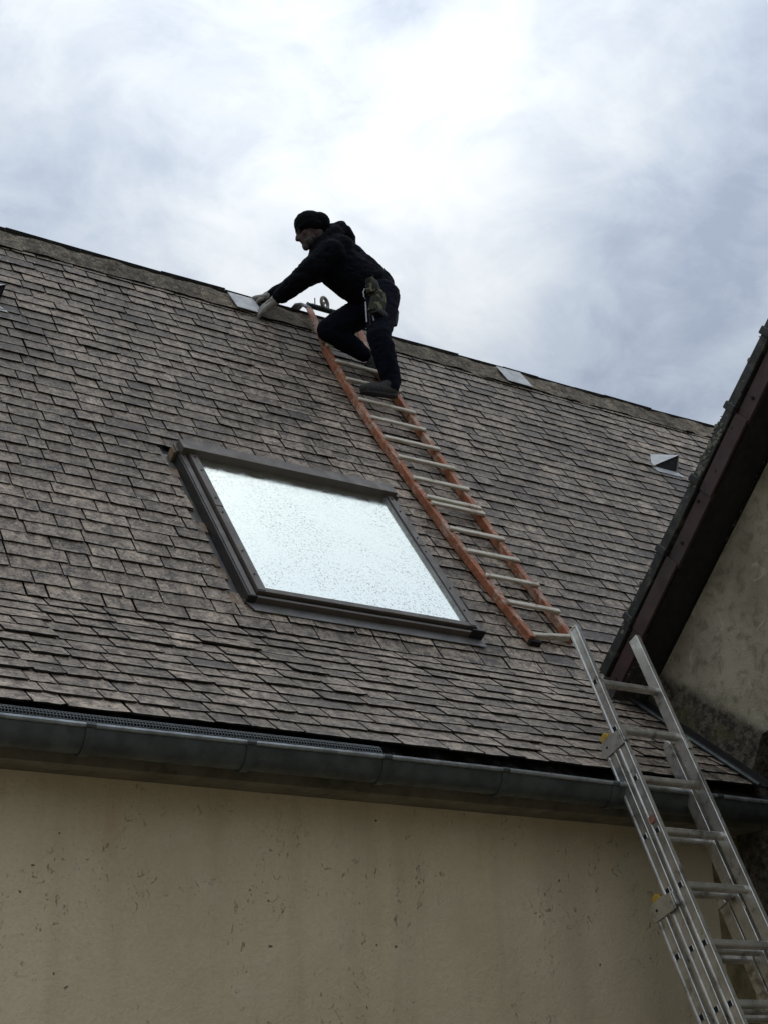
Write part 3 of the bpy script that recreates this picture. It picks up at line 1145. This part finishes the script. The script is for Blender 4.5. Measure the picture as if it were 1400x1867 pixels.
# cushions of moss on the cap
for k in range(60):
    t = random.choice([random.uniform(.55, .95), random.uniform(.0, 1.9), random.uniform(.6, .9)])
    c_ = vp(t, random.uniform(-.012, .05))
    bm = bmesh.new()
    rr = random.uniform(.005, .017)
    bmesh.ops.create_icosphere(bm, subdivisions=2, radius=1)
    for v in bm.verts:
        nn = 1 + .35 * mnoise.noise(v.co * 2.3 + Vector((k, 0, 0)))
        v.co = Vector((v.co.x * rr * .3 * nn, v.co.y * rr * nn, v.co.z * rr * nn)) + Vector((XV - .012, c_.x, c_.y))
    me = bpy.data.meshes.new('moss_cushion')
    bm.to_mesh(me)
    bm.free()
    smooth(me)
    link_obj('moss_cushion', me, M['moss'], annex)
for k in range(34):
    t = random.choice([random.uniform(.5, 1.0), random.uniform(.0, 1.95)])
    c_ = vp(t, random.uniform(-.016, -.004))
    bm = bmesh.new()
    rr = random.uniform(.004, .011)
    bmesh.ops.create_icosphere(bm, subdivisions=1, radius=1)
    for v in bm.verts:
        nn = 1 + .5 * mnoise.noise(v.co * 2.3 + Vector((k, 7, 0)))
        v.co = Vector((v.co.x * rr * 1.2 * nn, v.co.y * rr * 1.5 * nn, v.co.z * rr * nn)) + Vector((XV + random.uniform(-.012, .04), c_.x, c_.y))
    me = bpy.data.meshes.new('moss_cushion')
    bm.to_mesh(me)
    bm.free()
    smooth(me)
    link_obj('moss_cushion', me, M['darkmoss'], annex)
# flashing where the gable wall meets the slates of the house
fl = MB()
for h0, h1, xo, xi in ((.020, .060, XA - .012, XA - .002), (.028, .036, XA - .085, XA - .012)):
    fl.quadbox([skirt(xo, -.03, h0), skirt(xi, -.03, h0), skirt(xi, 1.15, h0), skirt(xo, 1.15, h0), skirt(xo, -.03, h1), skirt(xi, -.03, h1), skirt(xi, 1.15, h1), skirt(xo, 1.15, h1)])
fl.build('wall_flashing', M['darktimber'], annex)
fr = MB().tube([skirt(XA - .09, -.04, .045), skirt(XA - .09, .55, .042), skirt(XA - .09, 1.1, .042)], .011, 8)
fr.build('flashing_roll', M['zinc'], annex, sm=40)

# ------------------------------------------------------------------ gutter guard: a roll of black mesh lying in the gutter
gg = MB()
gx0, gx1, gr_ = -1.0, 3.50, .054
gcz = lambda x: gutter_z(x) + .009
xx = gx0
while xx <= gx1:
    wz = .003 * mnoise.noise(Vector((xx * 3, 0, 0)))
    ring = [(xx + .002 * math.sin(a * 1.0), GC + .006 + gr_ * math.cos(a), gcz(xx) + wz + gr_ * math.sin(a)) for a in [2 * math.pi * k / 16 for k in range(16)]]
    gg.tube(ring, .0027, 4, closed=True)
    xx += .0135
for k in range(22):
    a = 2 * math.pi * k / 22
    pts = []
    n = 60
    for i in range(n + 1):
        x_ = gx0 + (gx1 - gx0) * i / n
        wz = .003 * mnoise.noise(Vector((x_ * 3, 0, 0)))
        pts.append((x_, GC + .006 + gr_ * math.cos(a), gcz(x_) + wz + gr_ * math.sin(a)))
    gg.tube(pts, .0022, 4, cap=False)
go = gg.build('gutter_guard', M['mesh'])
tag(go, 'rolled black plastic mesh lying along the gutter', 'gutter guard')

# ------------------------------------------------------------------ wooden roof ladder
rl = thing('roof_ladder', 'worn orange-brown wooden roof ladder lying on the slates, hooked over the ridge', 'ladder', roof(5.45, 1.5, .03))


def xl(s):
    pts = [(.0, 5.37), (.30, 5.338), (.77, 5.262), (1.42, 5.187), (2.2, 5.130), (2.83, 5.105), (3.5, 5.118), (4.2, 5.13)]
    for (a, b), (c, d) in zip(pts, pts[1:]):
        if a <= s <= c:
            return b + (d - b) * (s - a) / (c - a)
    return pts[-1][1]


def xr(s):
    pts = [(.0, 5.735), (.38, 5.695), (.97, 5.632), (1.55, 5.600), (2.15, 5.578), (2.81, 5.560), (3.5, 5.545), (4.2, 5.54)]
    for (a, b), (c, d) in zip(pts, pts[1:]):
        if a <= s <= c:
            return b + (d - b) * (s - a) / (c - a)
    return pts[-1][1]


RW, RH0, RH1 = .043, .034, .086


def rail(fx, s_a, s_b, name='rail'):
    mb = MB()
    n = max(2, int((s_b - s_a) / .3))
    for i in range(n + 1):
        s = s_a + (s_b - s_a) * i / n
        x = fx(s)
        wob = .001 * mnoise.noise(Vector((s * 2, x, 0)))
        mb.v += [roof(x, s, RH0 + wob), roof(x + RW, s, RH0 + wob), roof(x + RW, s, RH1 + wob), roof(x, s, RH1 + wob)]
    for i in range(n):
        b = i * 4
        for k in range(4):
            mb.f.append((b + k, b + (k + 1) % 4, b + 4 + (k + 1) % 4, b + 4 + k))
    mb.f.append((3, 2, 1, 0))
    mb.f.append(tuple(n * 4 + k for k in range(4)))
    mb.a = [.5] * len(mb.f)
    return mb.build(name, M['rail'], rl, bevel=.003)


rail(xl, .272, 3.52)
rail(lambda s: xr(s) - RW + .016, .335, 3.56)
RUNGS = [3.52, 3.285, 3.033, 2.765, 2.532, 2.284, 2.055, 1.816, 1.605, 1.538, 1.275, 1.05, .81, .563]
for s in RUNGS:
    a, b = xl(s) + .012, xr(s) + random.uniform(.006, .03)
    w = random.uniform(.030, .036)
    th = random.uniform(.021, .025)
    ds = random.uniform(-.008, .008)
    mb = MB()
    mb.quadbox([roof(a, s - w / 2, RH1 + .002), roof(b, s + ds - w / 2, RH1 + .002), roof(b, s + ds + w / 2, RH1 + .002), roof(a, s + w / 2, RH1 + .002),
                roof(a, s - w / 2, RH1 + th), roof(b, s + ds - w / 2, RH1 + th), roof(b, s + ds + w / 2, RH1 + th), roof(a, s + w / 2, RH1 + th)])
    mb.build('rung', M['rung'], rl, bevel=.004)
mb = MB()
mb.quadbox([roof(xl(.3) + .03, .288, .045), roof(xr(.34) - .02, .335, .045), roof(xr(.34) - .02, .362, .045), roof(xl(.3) + .03, .315, .045),
            roof(xl(.3) + .03, .288, .085), roof(xr(.34) - .02, .335, .085), roof(xr(.34) - .02, .362, .085), roof(xl(.3) + .03, .315, .085)])
mb.build('rung', M['rung'], rl, bevel=.004)
mb = MB().box((xl(.28) + .004, .25, .024), (xl(.28) + .085, .271, .066), roof)
mb.build('foot_block', M['darktimber'], rl)
# bent hook bars over the ridge
for dx in (0.0, .40):
    path = [(5.138, 8.43, 6.865), (5.150, 8.56, 7.085), (5.168, 8.645, 7.235), (5.185, 8.735, 7.365), (5.190, 8.815, 7.445),
            (5.186, 8.895, 7.478), (5.172, 8.955, 7.452), (5.160, 8.985, 7.385), (5.155, 8.995, 7.30)]
    mb = MB()
    for i, p in enumerate(path):
        pv = Vector(path[min(i + 1, 8)]) - Vector(path[max(i - 1, 0)])
        pv.x = 0
        pv.normalize()
        nrm = Vector((0, -pv.z, pv.y))
        p = Vector(p) + Vector((dx, 0, 0))
        hw = .028 if i < 4 else .036
        for sx, sn in ((-hw, -.007), (hw, -.007), (hw, .007), (-hw, .007)):
            mb.v.append(tuple(p + Vector((sx, 0, 0)) + nrm * sn))
    allv = mb.v
    for nm_, i0, i1, mt in (('bent_rail_end', 0, 3, M['rail']), ('ridge_hook', 3, 8, M['hookbar'])):
        hb_ = MB()
        hb_.v = allv[i0 * 4:(i1 + 1) * 4]
        for i in range(i1 - i0):
            b = i * 4
            for k in range(4):
                hb_.f.append((b + k, b + (k + 1) % 4, b + 4 + (k + 1) % 4, b + 4 + k))
        m_ = (i1 - i0) * 4
        hb_.f += [(3, 2, 1, 0), (m_, m_ + 1, m_ + 2, m_ + 3)]
        hb_.a = [.5] * len(hb_.f)
        hb_.build(nm_, mt, rl, bevel=.002, sm=50)
mb = MB().tube([(5.215, 8.82, 7.452), (5.60, 8.82, 7.452)], .023, 10)
mb.build('crossbar', M['tube'], rl, sm=40)
ring = [(5.372 + .0, 8.82 + .043 * math.cos(a), 7.505 + .043 * math.sin(a)) for a in [2 * math.pi * k / 18 for k in range(18)]]
ring = [(5.368 + .040 * math.cos(a), 8.815 + .02 * math.cos(a), 7.506 + .044 * math.sin(a)) for a in [2 * math.pi * k / 18 for k in range(18)]]
wh = MB().tube(ring, .014, 8, closed=True).build('wheel', M['wheel'], rl, sm=50)
MB().tube([(5.345, 8.80, 7.452), (5.350, 8.80, 7.49), (5.366, 8.815, 7.506)], .012, 8).build('wheel_fork', M['hookbar'], rl, sm=50)
MB().tube([(5.285, 8.82, 7.46), (5.285, 8.82, 7.53)], .0045, 6).build('pin', M['hookbar'], rl)

# ------------------------------------------------------------------ aluminium extension ladder
LA = R(66.93)
LD = Vector((0, math.cos(LA), math.sin(LA)))
LN = Vector((0, -LD.z, LD.y))
LP0 = Vector((4.815, 5.485, 3.588))
foot_t = -LP0.z / LD.z
al = thing('extension_ladder', 'weathered aluminium extension ladder of three sections leaning on the gutter', 'ladder', LP0 + LD * foot_t + Vector((.2, 0, 0)))


def lad(x, t, n):
    return tuple(Vector((LP0.x + x, LP0.y, LP0.z)) + LD * t + LN * n)


LWID, LDEP, STW = .425, .064, .026


def section(tt, tb, n0, ph, xo):
    """tt / tb: upper and lower end along the ladder, n0: offset of its middle off the front section, ph: rung phase"""
    for side in (0, 1):
        x0 = xo if side == 0 else LWID - xo - STW
        x1 = x0 + STW
        h = LDEP / 2
        # stile: box with a flanged front and back, recessed web on the outside
        fx = .0035
        if side == 0:
            poly = [(x0, -h), (x1, -h), (x1, h), (x0, h), (x0, h - .013), (x0 + fx, h - .016), (x0 + fx, -h + .016), (x0, -h + .013)]
        else:
            poly = [(x0, -h), (x1, -h), (x1, -h + .013), (x1 - fx, -h + .016), (x1 - fx, h - .016), (x1, h - .013), (x1, h), (x0, h)]
        mb = MB()
        mb.prism(poly, lambda a, b, t: lad(a, t, n0 + b), tb, tt)
        st = mb.build('stile', M['alu'], al, bevel=.0022)
        t = ph
        while t > tb + .05:
            if t < tt - .04 and t > -3.0:
                q = MB()
                hs = .0135
                xw = x0 + fx - .0008 if side == 0 else x1 - fx + .0008
                xi = xw + (.012 if side == 0 else -.012)
                q.box((min(xw, xi), -hs, -hs), (max(xw, xi), hs, hs), lambda a, b, c: lad(a, t + b, n0 + c))
                q.build('rung_end', M['hole'], st)
                # raised rim round the rung end
                rim = MB()
                pts = [lad(xw, t - hs, n0 - hs), lad(xw, t + hs, n0 - hs), lad(xw, t + hs, n0 + hs), lad(xw, t - hs, n0 + hs)]
                rim.tube(pts, .0022, 4, closed=True)
                rim.build('rung_rim', M['alu'], st)
            t -= .28
    t = ph
    while t > tb + .05:
        if t < tt - .04:
            mb = MB()
            pr = [(-.016, -.016), (.016, -.016), (.016, .010), (.010, .016), (-.010, .016), (-.016, .010)]
            mb.prism(pr, lambda a, b, xx_: lad(xx_, t + a, n0 + b), xo + STW, LWID - xo - STW)
            mb.build('rung', M['alu'], al, bevel=.0015)
        t -= .28


bot = foot_t
section(.335, -2.55, 0.0, 0.0, 0.0)
section(-.285, bot + .55, -.083, .018 - .28 * 2, .0)
section(-1.105, bot + .03, -.166, -1.375, -.012)
# caps and guide brackets
for (t, n, big) in ((-.285, -.083, 0), (-1.105, -.166, 1)):
    for side in (0, 1):
        x0 = (-.006 if side == 0 else LWID + .001) + (0 if not big else (-.012 if side == 0 else .012))
        br = MB()
        br.prism([(n - .040, t - .085), (n + .112, t - .085 - .01), (n + .112, t - .02), (n + .048, t - .004), (n - .040, t - .006)],
                 lambda a, b, xx_: lad(xx_, b, a), x0, x0 + .005)
        br.build('guide_bracket', M['alu'], al, bevel=.001)
        br = MB()
        br.box((x0 if side == 0 else LWID - STW, t - .085, n + .118), ((x0 + STW + .006) if side == 0 else LWID + .006, t - .022, n + .123), lambda a, b, c: lad(a, b, c))
        br.build('guide_bracket', M['alu'], al, bevel=.001)
        mb = MB()
        rr = .030
        prof_ = [(-.028, .0), (-.028, .010), (-.022, .026), (-.008, .036), (.008, .036), (.022, .026), (.028, .010), (.028, .0)]
        mb.prism([(a, b) for a, b in prof_], lambda a, b, xx_: lad(xx_, t + b, n + a), (.0005 if side == 0 else LWID - STW + .0005), (STW - .0005 if side == 0 else LWID - .0005))
        mb.build('end_plug', M['yellow'] if side == 0 else M['alu'], al, bevel=.003)
        sc = MB().tube([lad(x0 - .003, t - .045, n), lad(x0 + .004, t - .045, n)], .006, 8)
        sc.build('bolt', M['sole'], al)
# riveted sleeve and mark on the left stile of the front section
mb = MB()
mb.box((-.005, -.52, -.036), (-.0008, -.13, .020), lambda a, b, c: lad(a, b, c))
mb = MB().box((-.0042, -.80, -.016), (-.0005, -.765, .014), lambda a, b, c: lad(a, b, c))
mb.build('paint_mark', M['redmark'], al)
for side in (0, 1):
    x0 = 0 if side == 0 else LWID - STW
    MB().box((x0 + .001, .335, -.031), (x0 + STW - .001, .341, .031), lambda a, b, c: lad(a, b, c)).build('end_plug', M['alu'], al)
    MB().box((x0 - .004, bot + .0, -.166 - .036), (x0 + STW + .004, bot + .032, -.166 + .036), lambda a, b, c: lad(a, b, c)).build('rubber_foot', M['sole'], al)


# ------------------------------------------------------------------ the roofer
def blob(parts, voxel, smooth_it=4, wrinkle=None, name='tmp', smf=.5):
    """parts: list of chains [(point, radius), ...] or ('e', centre, radii, matrix); gives ONE continuous mesh"""
    bm = bmesh.new()
    for pt in parts:
        if pt[0] == 'e':
            _, c, rad, rot = pt
            mat_ = Matrix.Translation(Vector(c)) @ (rot.to_4x4() if rot else Matrix.Identity(4)) @ Matrix.Diagonal((*rad, 1))
            bmesh.ops.create_uvsphere(bm, u_segments=20, v_segments=14, radius=1, matrix=mat_)
            continue
        for i, (p, r) in enumerate(pt):
            bmesh.ops.create_uvsphere(bm, u_segments=16, v_segments=10, radius=r, matrix=Matrix.Translation(Vector(p)))
            if i:
                p0, r0 = Vector(pt[i - 1][0]), pt[i - 1][1]
                d = Vector(p) - p0
                if d.length > 1e-5:
                    rot = d.to_track_quat('Z', 'Y').to_matrix().to_4x4()
                    bmesh.ops.create_cone(bm, cap_ends=True, segments=16, radius1=r0, radius2=r, depth=d.length,
                                          matrix=Matrix.Translation((p0 + Vector(p)) / 2) @ rot)
    me = bpy.data.meshes.new('tmp')
    bm.to_mesh(me)
    bm.free()
    o = bpy.data.objects.new('tmp', me)
    C.objects.link(o)
    md = o.modifiers.new('r', 'REMESH')
    md.mode = 'VOXEL'
    md.voxel_size = voxel
    md.use_smooth_shade = True
    ms = o.modifiers.new('s', 'SMOOTH')
    ms.factor = smf
    ms.iterations = smooth_it
    dg = bpy.context.evaluated_depsgraph_get()
    out = bpy.data.meshes.new_from_object(o.evaluated_get(dg))
    bpy.data.objects.remove(o)
    bpy.data.meshes.remove(me)
    if wrinkle:
        amp, sc, st = wrinkle
        nrm = [v.normal.copy() for v in out.vertices]
        for v, nn in zip(out.vertices, nrm):
            q = Vector((v.co.x * sc * st[0], v.co.y * sc * st[1], v.co.z * sc * st[2]))
            w = mnoise.noise(q + mnoise.noise_vector(q * .6) * .7)
            w2 = 1 - abs(mnoise.noise(q * 1.9 + Vector((5, 1, 2)))) * 2
            v.co += nn * amp * (w * .7 + w2 * .5)
        out.update()
    smooth(out)
    out.name = name
    return out


V = Vector
yaw = R(22)
FW = V((-math.cos(yaw), math.sin(yaw), 0))      # he faces along the ridge
RT = V((math.sin(yaw), math.cos(yaw), 0))       # his right, away from the yard
shL = V((4.985, 8.085, 7.475))
shR = V((5.10, 8.405, 7.53))
shM = (shL + shR) / 2
hipL = V((5.365, 8.065, 7.200))
hipR = V((5.430, 8.240, 7.205))
pel = (hipL + hipR) / 2
kneL, ankL = V((5.275, 7.945, 6.775)), V((5.388, 7.99, 6.445))
kneR, ankR = V((5.140, 8.385, 7.005)), V((5.434, 8.36, 6.862))
elL, wrL, hnL = V((4.847, 8.28, 7.290)), V((4.782, 8.515, 7.228)), V((4.722, 8.625, 7.172))
elR, wrR, hnR = V((5.005, 8.60, 7.470)), V((4.852, 8.745, 7.385)), V((4.762, 8.812, 7.372))
hc = V((4.922, 8.262, 7.712))
neck = V((5.03, 8.265, 7.60))
belly = V((5.235, 8.19, 7.345))
chest = V((5.115, 8.225, 7.455))

person = thing('person', 'man in black hoodie, beanie and navy trousers bending over the ridge from the wooden ladder', 'person', (5.38, 8.0, 6.33))

hp = R(24)
HF = (FW * math.cos(hp) + V((0, 0, -1)) * math.sin(hp)).normalized()
HL = -RT
HU = HF.cross(HL).normalized()
HM = Matrix((HF, HL, HU)).transposed()


def hd(x, y, z):
    return hc + HF * x + HL * y + HU * z


HS = 1.06
hd_ = lambda x, y, z: hd(x * HS, y * HS, z * HS)
body_parts = [
    ('e', hd_(-.012, 0, .028), (.098, .077, .100), HM),
    ('e', hd_(.038, 0, -.050), (.056, .055, .075), HM),
    [(hd_(.078, 0, -.112), .024), (hd_(.040, .035, -.095), .020)],
    [(hd_(.078, 0, -.112), .024), (hd_(.040, -.035, -.095), .020)],
    [(hd_(.086, 0, .012), .010), (hd_(.108, 0, -.018), .011), (hd_(.117, 0, -.040), .0145)],
    [(hd_(.106, .012, -.043), .009), (hd_(.106, -.012, -.043), .009)],
    [(hd_(.078, .035, .022), .014), (hd_(.086, 0, .022), .013), (hd_(.078, -.035, .022), .014)],
    [(hd_(.060, .042, -.028), .020)], [(hd_(.060, -.042, -.028), .020)],
    [(hd_(.089, .014, -.068), .009), (hd_(.095, 0, -.066), .010), (hd_(.089, -.014, -.068), .009)],
    [(hd_(.088, .012, -.082), .009), (hd_(.094, 0, -.082), .010), (hd_(.088, -.012, -.082), .009)],
    ('e', hd_(-.018, .070, -.006), (.016, .008, .022), HM),
    [(hd_(.088, 0, -.030), .020), (hd_(.088, 0, -.058), .018), (hd_(.084, 0, -.085), .018)],
    ('e', hd_(-.018, -.070, -.006), (.016, .008, .022), HM),
    [(hd_(-.025, 0, -.04), .058), (neck, .062), (shM, .07)],
    [(shM, .08), (chest, .11), (belly, .105), (pel, .11)],
    [(shM, .07), (shL, .055), (elL, .040), (wrL, .028), (hnL.lerp(wrL, .4), .026)],
    [(shM, .07), (shR, .055), (elR, .040), (wrR, .028), (hnR.lerp(wrR, .4), .026)],
    [(pel, .10), (hipL, .075), (kneL, .052), (ankL, .036), (ankL + V((-.02, 0, -.06)), .032)],
    [(pel, .10), (hipR, .075), (kneR, .052), (ankR, .036)],
]
bm_ = blob(body_parts, .0075, 3, None, 'body')
body = link_obj('body', bm_, M['skin'], person)
for sy in (1, -1):
    me = blob([[(hd_(.080, .031 * sy, .001), .0105)]], .003, 1, None, 'eye')
    link_obj('eye', me, M['eye'], body)
brd = blob([('e', hd_(.045, 0, -.088), (.052, .057, .040), HM), [(hd_(.083, 0, -.113), .026), (hd_(.084, 0, -.100), .022)],
            [(hd_(.02, .050, -.085), .016)], [(hd_(.02, -.050, -.085), .016)]], .005, 3, (.003, 60, (1, 1, 1)), 'beard')
link_obj('beard', brd, M['beard'], body)

# beanie: close over the skull, slouching at the back
hat = blob([('e', hd_(-.014, 0, .048), (.113, .094, .099), HM), ('e', hd_(-.078, 0, .032), (.088, .084, .080), HM),
            ('e', hd_(-.010, 0, .024), (.117, .096, .036), HM), ('e', hd_(-.038, 0, .0), (.080, .094, .048), HM)], .006, 4, (.004, 26, (1, 1, 2.0)), 'beanie')
link_obj('beanie', hat, M['knit'], person)

# hoodie
hood_c = V((5.13, 8.285, 7.70))
hoodie_parts = [
    [(shM + V((.01, 0, .005)), .135), (chest + V((.02, 0, 0)), .168), (belly + V((.02, 0, .01)), .168), (pel + V((-.03, 0, .075)), .160)],
    ('e', (shL + shR) / 2 + V((.06, .0, .05)), (.15, .20, .12), None),
    [(shM + V((.09, 0, .085)), .10), (chest + V((.085, 0, .085)), .125), (belly + V((.09, 0, .075)), .130), (pel + V((.015, 0, .12)), .13)],
    [(shM, .12), (shL + V((.025, .03, -.005)), .098), (elL.lerp(shL, .5) + V((0, 0, -.01)), .087), (elL + V((0, 0, -.006)), .078), (wrL.lerp(elL, .4), .066), (wrL.lerp(elL, .12), .054)],
    [(shM, .12), (shR + V((.01, -.02, 0)), .098), (elR.lerp(shR, .5), .078), (elR, .066), (wrR.lerp(elR, .4), .055), (wrR.lerp(elR, .08), .045)],
    [(neck + V((.02, 0, .0)), .092), (shM + V((.0, 0, .05)), .12)],
    # the thrown-back hood: a thick collar roll and a sagging bag behind
    [(V((4.995, 8.19, 7.60)), .045), (V((5.06, 8.17, 7.675)), .052), (V((5.155, 8.22, 7.775)), .056), (V((5.19, 8.30, 7.80)), .054), (V((5.14, 8.37, 7.745)), .05), (V((5.03, 8.37, 7.65)), .045)],
    [(V((5.045, 8.26, 7.72)), .072), (V((5.12, 8.25, 7.745)), .066), (V((5.20, 8.24, 7.765)), .056), (V((5.245, 8.25, 7.735)), .048), (V((5.235, 8.26, 7.66)), .06)],
]
hm = blob(hoodie_parts, .0095, 5, (.011, 9, (1.0, 1.0, 1.8)), 'hoodie')
link_obj('hoodie', hm, M['black_cloth'], person)

# trousers
tr_parts = [
    [(pel + V((-.02, 0, .09)), .128), (pel + V((.012, 0, .02)), .152), (pel + V((.015, 0, -.03)), .140)],
    [(pel, .12), (hipL + V((.03, 0, -.01)), .128), (hipL.lerp(kneL, .5) + V((.02, 0, 0)), .104), (kneL, .083), (kneL.lerp(ankL, .45) + V((.012, 0, 0)), .078), (ankL + V((.004, 0, .03)), .066), (ankL + V((-.002, 0, -.015)), .060)],
    [(pel, .12), (hipR, .122), (hipR.lerp(kneR, .5), .108), (kneR, .088), (kneR.lerp(ankR, .45) + V((0, 0, .0)), .078), (ankR.lerp(kneR, .08), .058)],
]
tm = blob(tr_parts, .0095, 4, (.010, 10, (1, 1, 1.7)), 'trousers')
link_obj('trousers', tm, M['navy'], person)
bel = MB()
bc = pel + V((-.045, 0, .105))
ringp = []
ax = (chest - pel).normalized()
bu = RT - ax * RT.dot(ax)
bu.normalize()
bv = ax.cross(bu)
for k in range(24):
    a = 2 * math.pi * k / 24
    ringp.append(bc + bu * .158 * math.cos(a) + bv * .142 * math.sin(a))
bel.tube(ringp, .010, 6, closed=True, flat=(1, 2))
bel.build('belt', M['knit'], person, sm=60)


# gloved hands: palm, four unequal fingers bent onto the sheet, thumb from the side
def glove(wr, hn, roofn, side, name='glove'):
    d = (hn - wr).normalized()
    l = d.cross(roofn).normalized() * side     # towards the little finger
    n_ = roofn
    palm_c = wr.lerp(hn, .62)
    parts = [[(wr - d * .028, .041), (wr, .038), (wr + d * .02, .038)]]
    for o in (-.033, -.011, .011, .033):
        parts.append([(wr + d * .015 + l * o * .7, .024), (palm_c + d * .035 + l * o, .0225)])
    kn = palm_c + d * .048
    for o, ln in ((-.037, .84), (-.0125, .96), (.0125, .92), (.037, .74)):
        k0 = kn + l * o + n_ * .006
        sp = d + l * o * 4.5
        sp.normalize()
        k1 = k0 + (sp * .80 - n_ * .50).normalized() * .044 * ln
        k2 = k1 + (sp * .62 - n_ * .80).normalized() * .030 * ln
        k3 = k2 + (sp * .30 - n_ * .95).normalized() * .022 * ln
        parts.append([(k0, .0160), (k1, .0150), (k2, .0138), (k3, .0122)])
    t0 = palm_c - l * .034 - d * .022 - n_ * .006
    t1 = t0 + (d * .55 - l * .75 - n_ * .45).normalized() * .040
    t2 = t1 + (d * .85 - l * .15 - n_ * .55).normalized() * .032
    parts.append([(t0 + l * .012, .020), (t0, .0175), (t1, .0145), (t2, .0120)])
    me = blob(parts, .0042, 3, (.0018, 45, (1, 1, 1)), name)
    return link_obj(name, me, M['glove'], person)


RN = V((0, -S1, C1))
glove(wrL, hnL, RN, -1)
glove(wrR, hnR, (RN + V((0, .1, .6))).normalized(), 1)


# shoes
def shoe(toe, heel, upv, ank):
    d = (toe - heel).normalized()
    l = d.cross(upv).normalized()
    u = l.cross(d).normalized()
    L = (toe - heel).length
    at = lambda f, w, h: heel + d * L * f + l * w + u * h
    parts = [
        [(at(.12, 0, .042), .038), (at(.30, 0, .044), .040), (at(.55, -.004, .040), .042), (at(.78, -.006, .034), .042), (at(.92, -.004, .030), .034)],
        [(at(.12, 0, .05), .038), (ank + u * .0, .040)],
        [(at(.42, 0, .058), .036), (at(.22, 0, .085), .040)],
    ]
    me = blob(parts, .006, 3, (.002, 40, (1, 1, 1)), 'shoe')
    so_ = link_obj('shoe', me, M['shoe'], person)
    mb = MB()
    out = [(0.0, .026), (.10, .036), (.30, .034), (.55, .042), (.75, .047), (.90, .040), (1.0, .016), (1.0, -.014), (.90, -.036), (.75, -.042), (.55, -.038), (.30, -.032), (.10, -.034), (0.0, -.024)]
    b = len(mb.v)
    nO = len(out)
    mb.v += [tuple(at(f, w, -.004)) for f, w in out] + [tuple(at(f, w, .020 + (.008 if f > .95 else 0))) for f, w in out]
    mb.f.append(tuple(reversed(range(nO))))
    mb.f.append(tuple(nO + i for i in range(nO)))
    for i in range(nO):
        j = (i + 1) % nO
        mb.f.append((i, j, nO + j, nO + i))
    mb.a = [.5] * len(mb.f)
    mb.build('sole', M['sole'], so_, bevel=.003)
    return so_


shoe(V((5.150, 8.005, 6.338)), V((5.425, 7.985, 6.352)), V((0, -.15, 1)), ankL + V((.0, 0, -.045)))
shoe(V((5.405, 8.335, 6.752)), V((5.53, 8.36, 6.935)), V((.75, -.2, -.35)), ankR + V((.03, 0, .0)))

# camouflage tool pouches at his hip
pouch = thing('tool_pouch', 'green camouflage tool pouch with hanging tools on the belt of the man', 'tool pouch', (5.27, 7.92, 6.93))


def pouch_box(c, sz, rot_x, name, mat, taper=.8, par=None):
    bm = bmesh.new()
    bmesh.ops.create_cube(bm, size=1)
    bmesh.ops.subdivide_edges(bm, edges=bm.edges[:], cuts=3, use_grid_fill=True)
    for v in bm.verts:
        f = 1 - (1 - taper) * (v.co.z + .5)
        x, y, z = v.co.x * f, v.co.y * (1 - .25 * (v.co.z + .5)), v.co.z
        bulge = (1 - (2 * v.co.x) ** 2 * .7) * (1 - (2 * v.co.z) ** 2 * .5)
        y *= .55 + .6 * max(0, bulge)
        q = V((x * sz[0], y * sz[1], z * sz[2]))
        q += V((0, 1, 0)) * .004 * mnoise.noise(q * 40)
        v.co = q
    rm = Matrix.Rotation(rot_x[1], 4, 'Y') @ Matrix.Rotation(rot_x[0], 4, 'X') @ Matrix.Rotation(R(25), 4, 'Z')
    bmesh.ops.transform(bm, matrix=Matrix.Translation(c) @ rm, verts=bm.verts)
    me = bpy.data.meshes.new(name)
    bm.to_mesh(me)
    bm.free()
    smooth(me, 50)
    return link_obj(name, me, mat, par or pouch)


pouch_box(V((5.240, 7.945, 7.165)), (.115, .085, .115), (R(0), R(-8)), 'upper_pocket', M['camo'], .85)
pouch_box(V((5.272, 7.93, 7.035)), (.155, .09, .195), (R(0), R(8)), 'main_pocket', M['camo'], .66)
pouch_box(V((5.280, 7.92, 6.938)), (.160, .088, .05), (R(0), R(8)), 'base_panel', M['sole'], .95)
pouch_box(V((5.455, 8.02, 7.02)), (.07, .06, .13), (R(0), R(14)), 'side_holster', M['sole'], .9)
for k, (a, b, r_) in enumerate((((5.168, 7.935, 7.02), (5.172, 7.935, 6.86), .006), ((5.19, 7.93, 6.98), (5.200, 7.93, 6.84), .005), ((5.215, 7.93, 6.96), (5.235, 7.93, 6.855), .006))):
    MB().tube([a, b], r_, 6).build('hanging_tool', M['steel'] if k != 1 else M['sole'], pouch)
MB().tube([(5.16, 7.93, 7.12), (5.145, 7.925, 7.09), (5.15, 7.925, 7.05), (5.165, 7.93, 7.04)], .0045, 6).build('ring_clip', M['steel'], pouch)
MB().tube([(5.235, 7.955, 7.25), (5.24, 7.95, 7.19)], .018, 8, flat=(1.6, .4)).build('belt_loop', M['sole'], pouch)
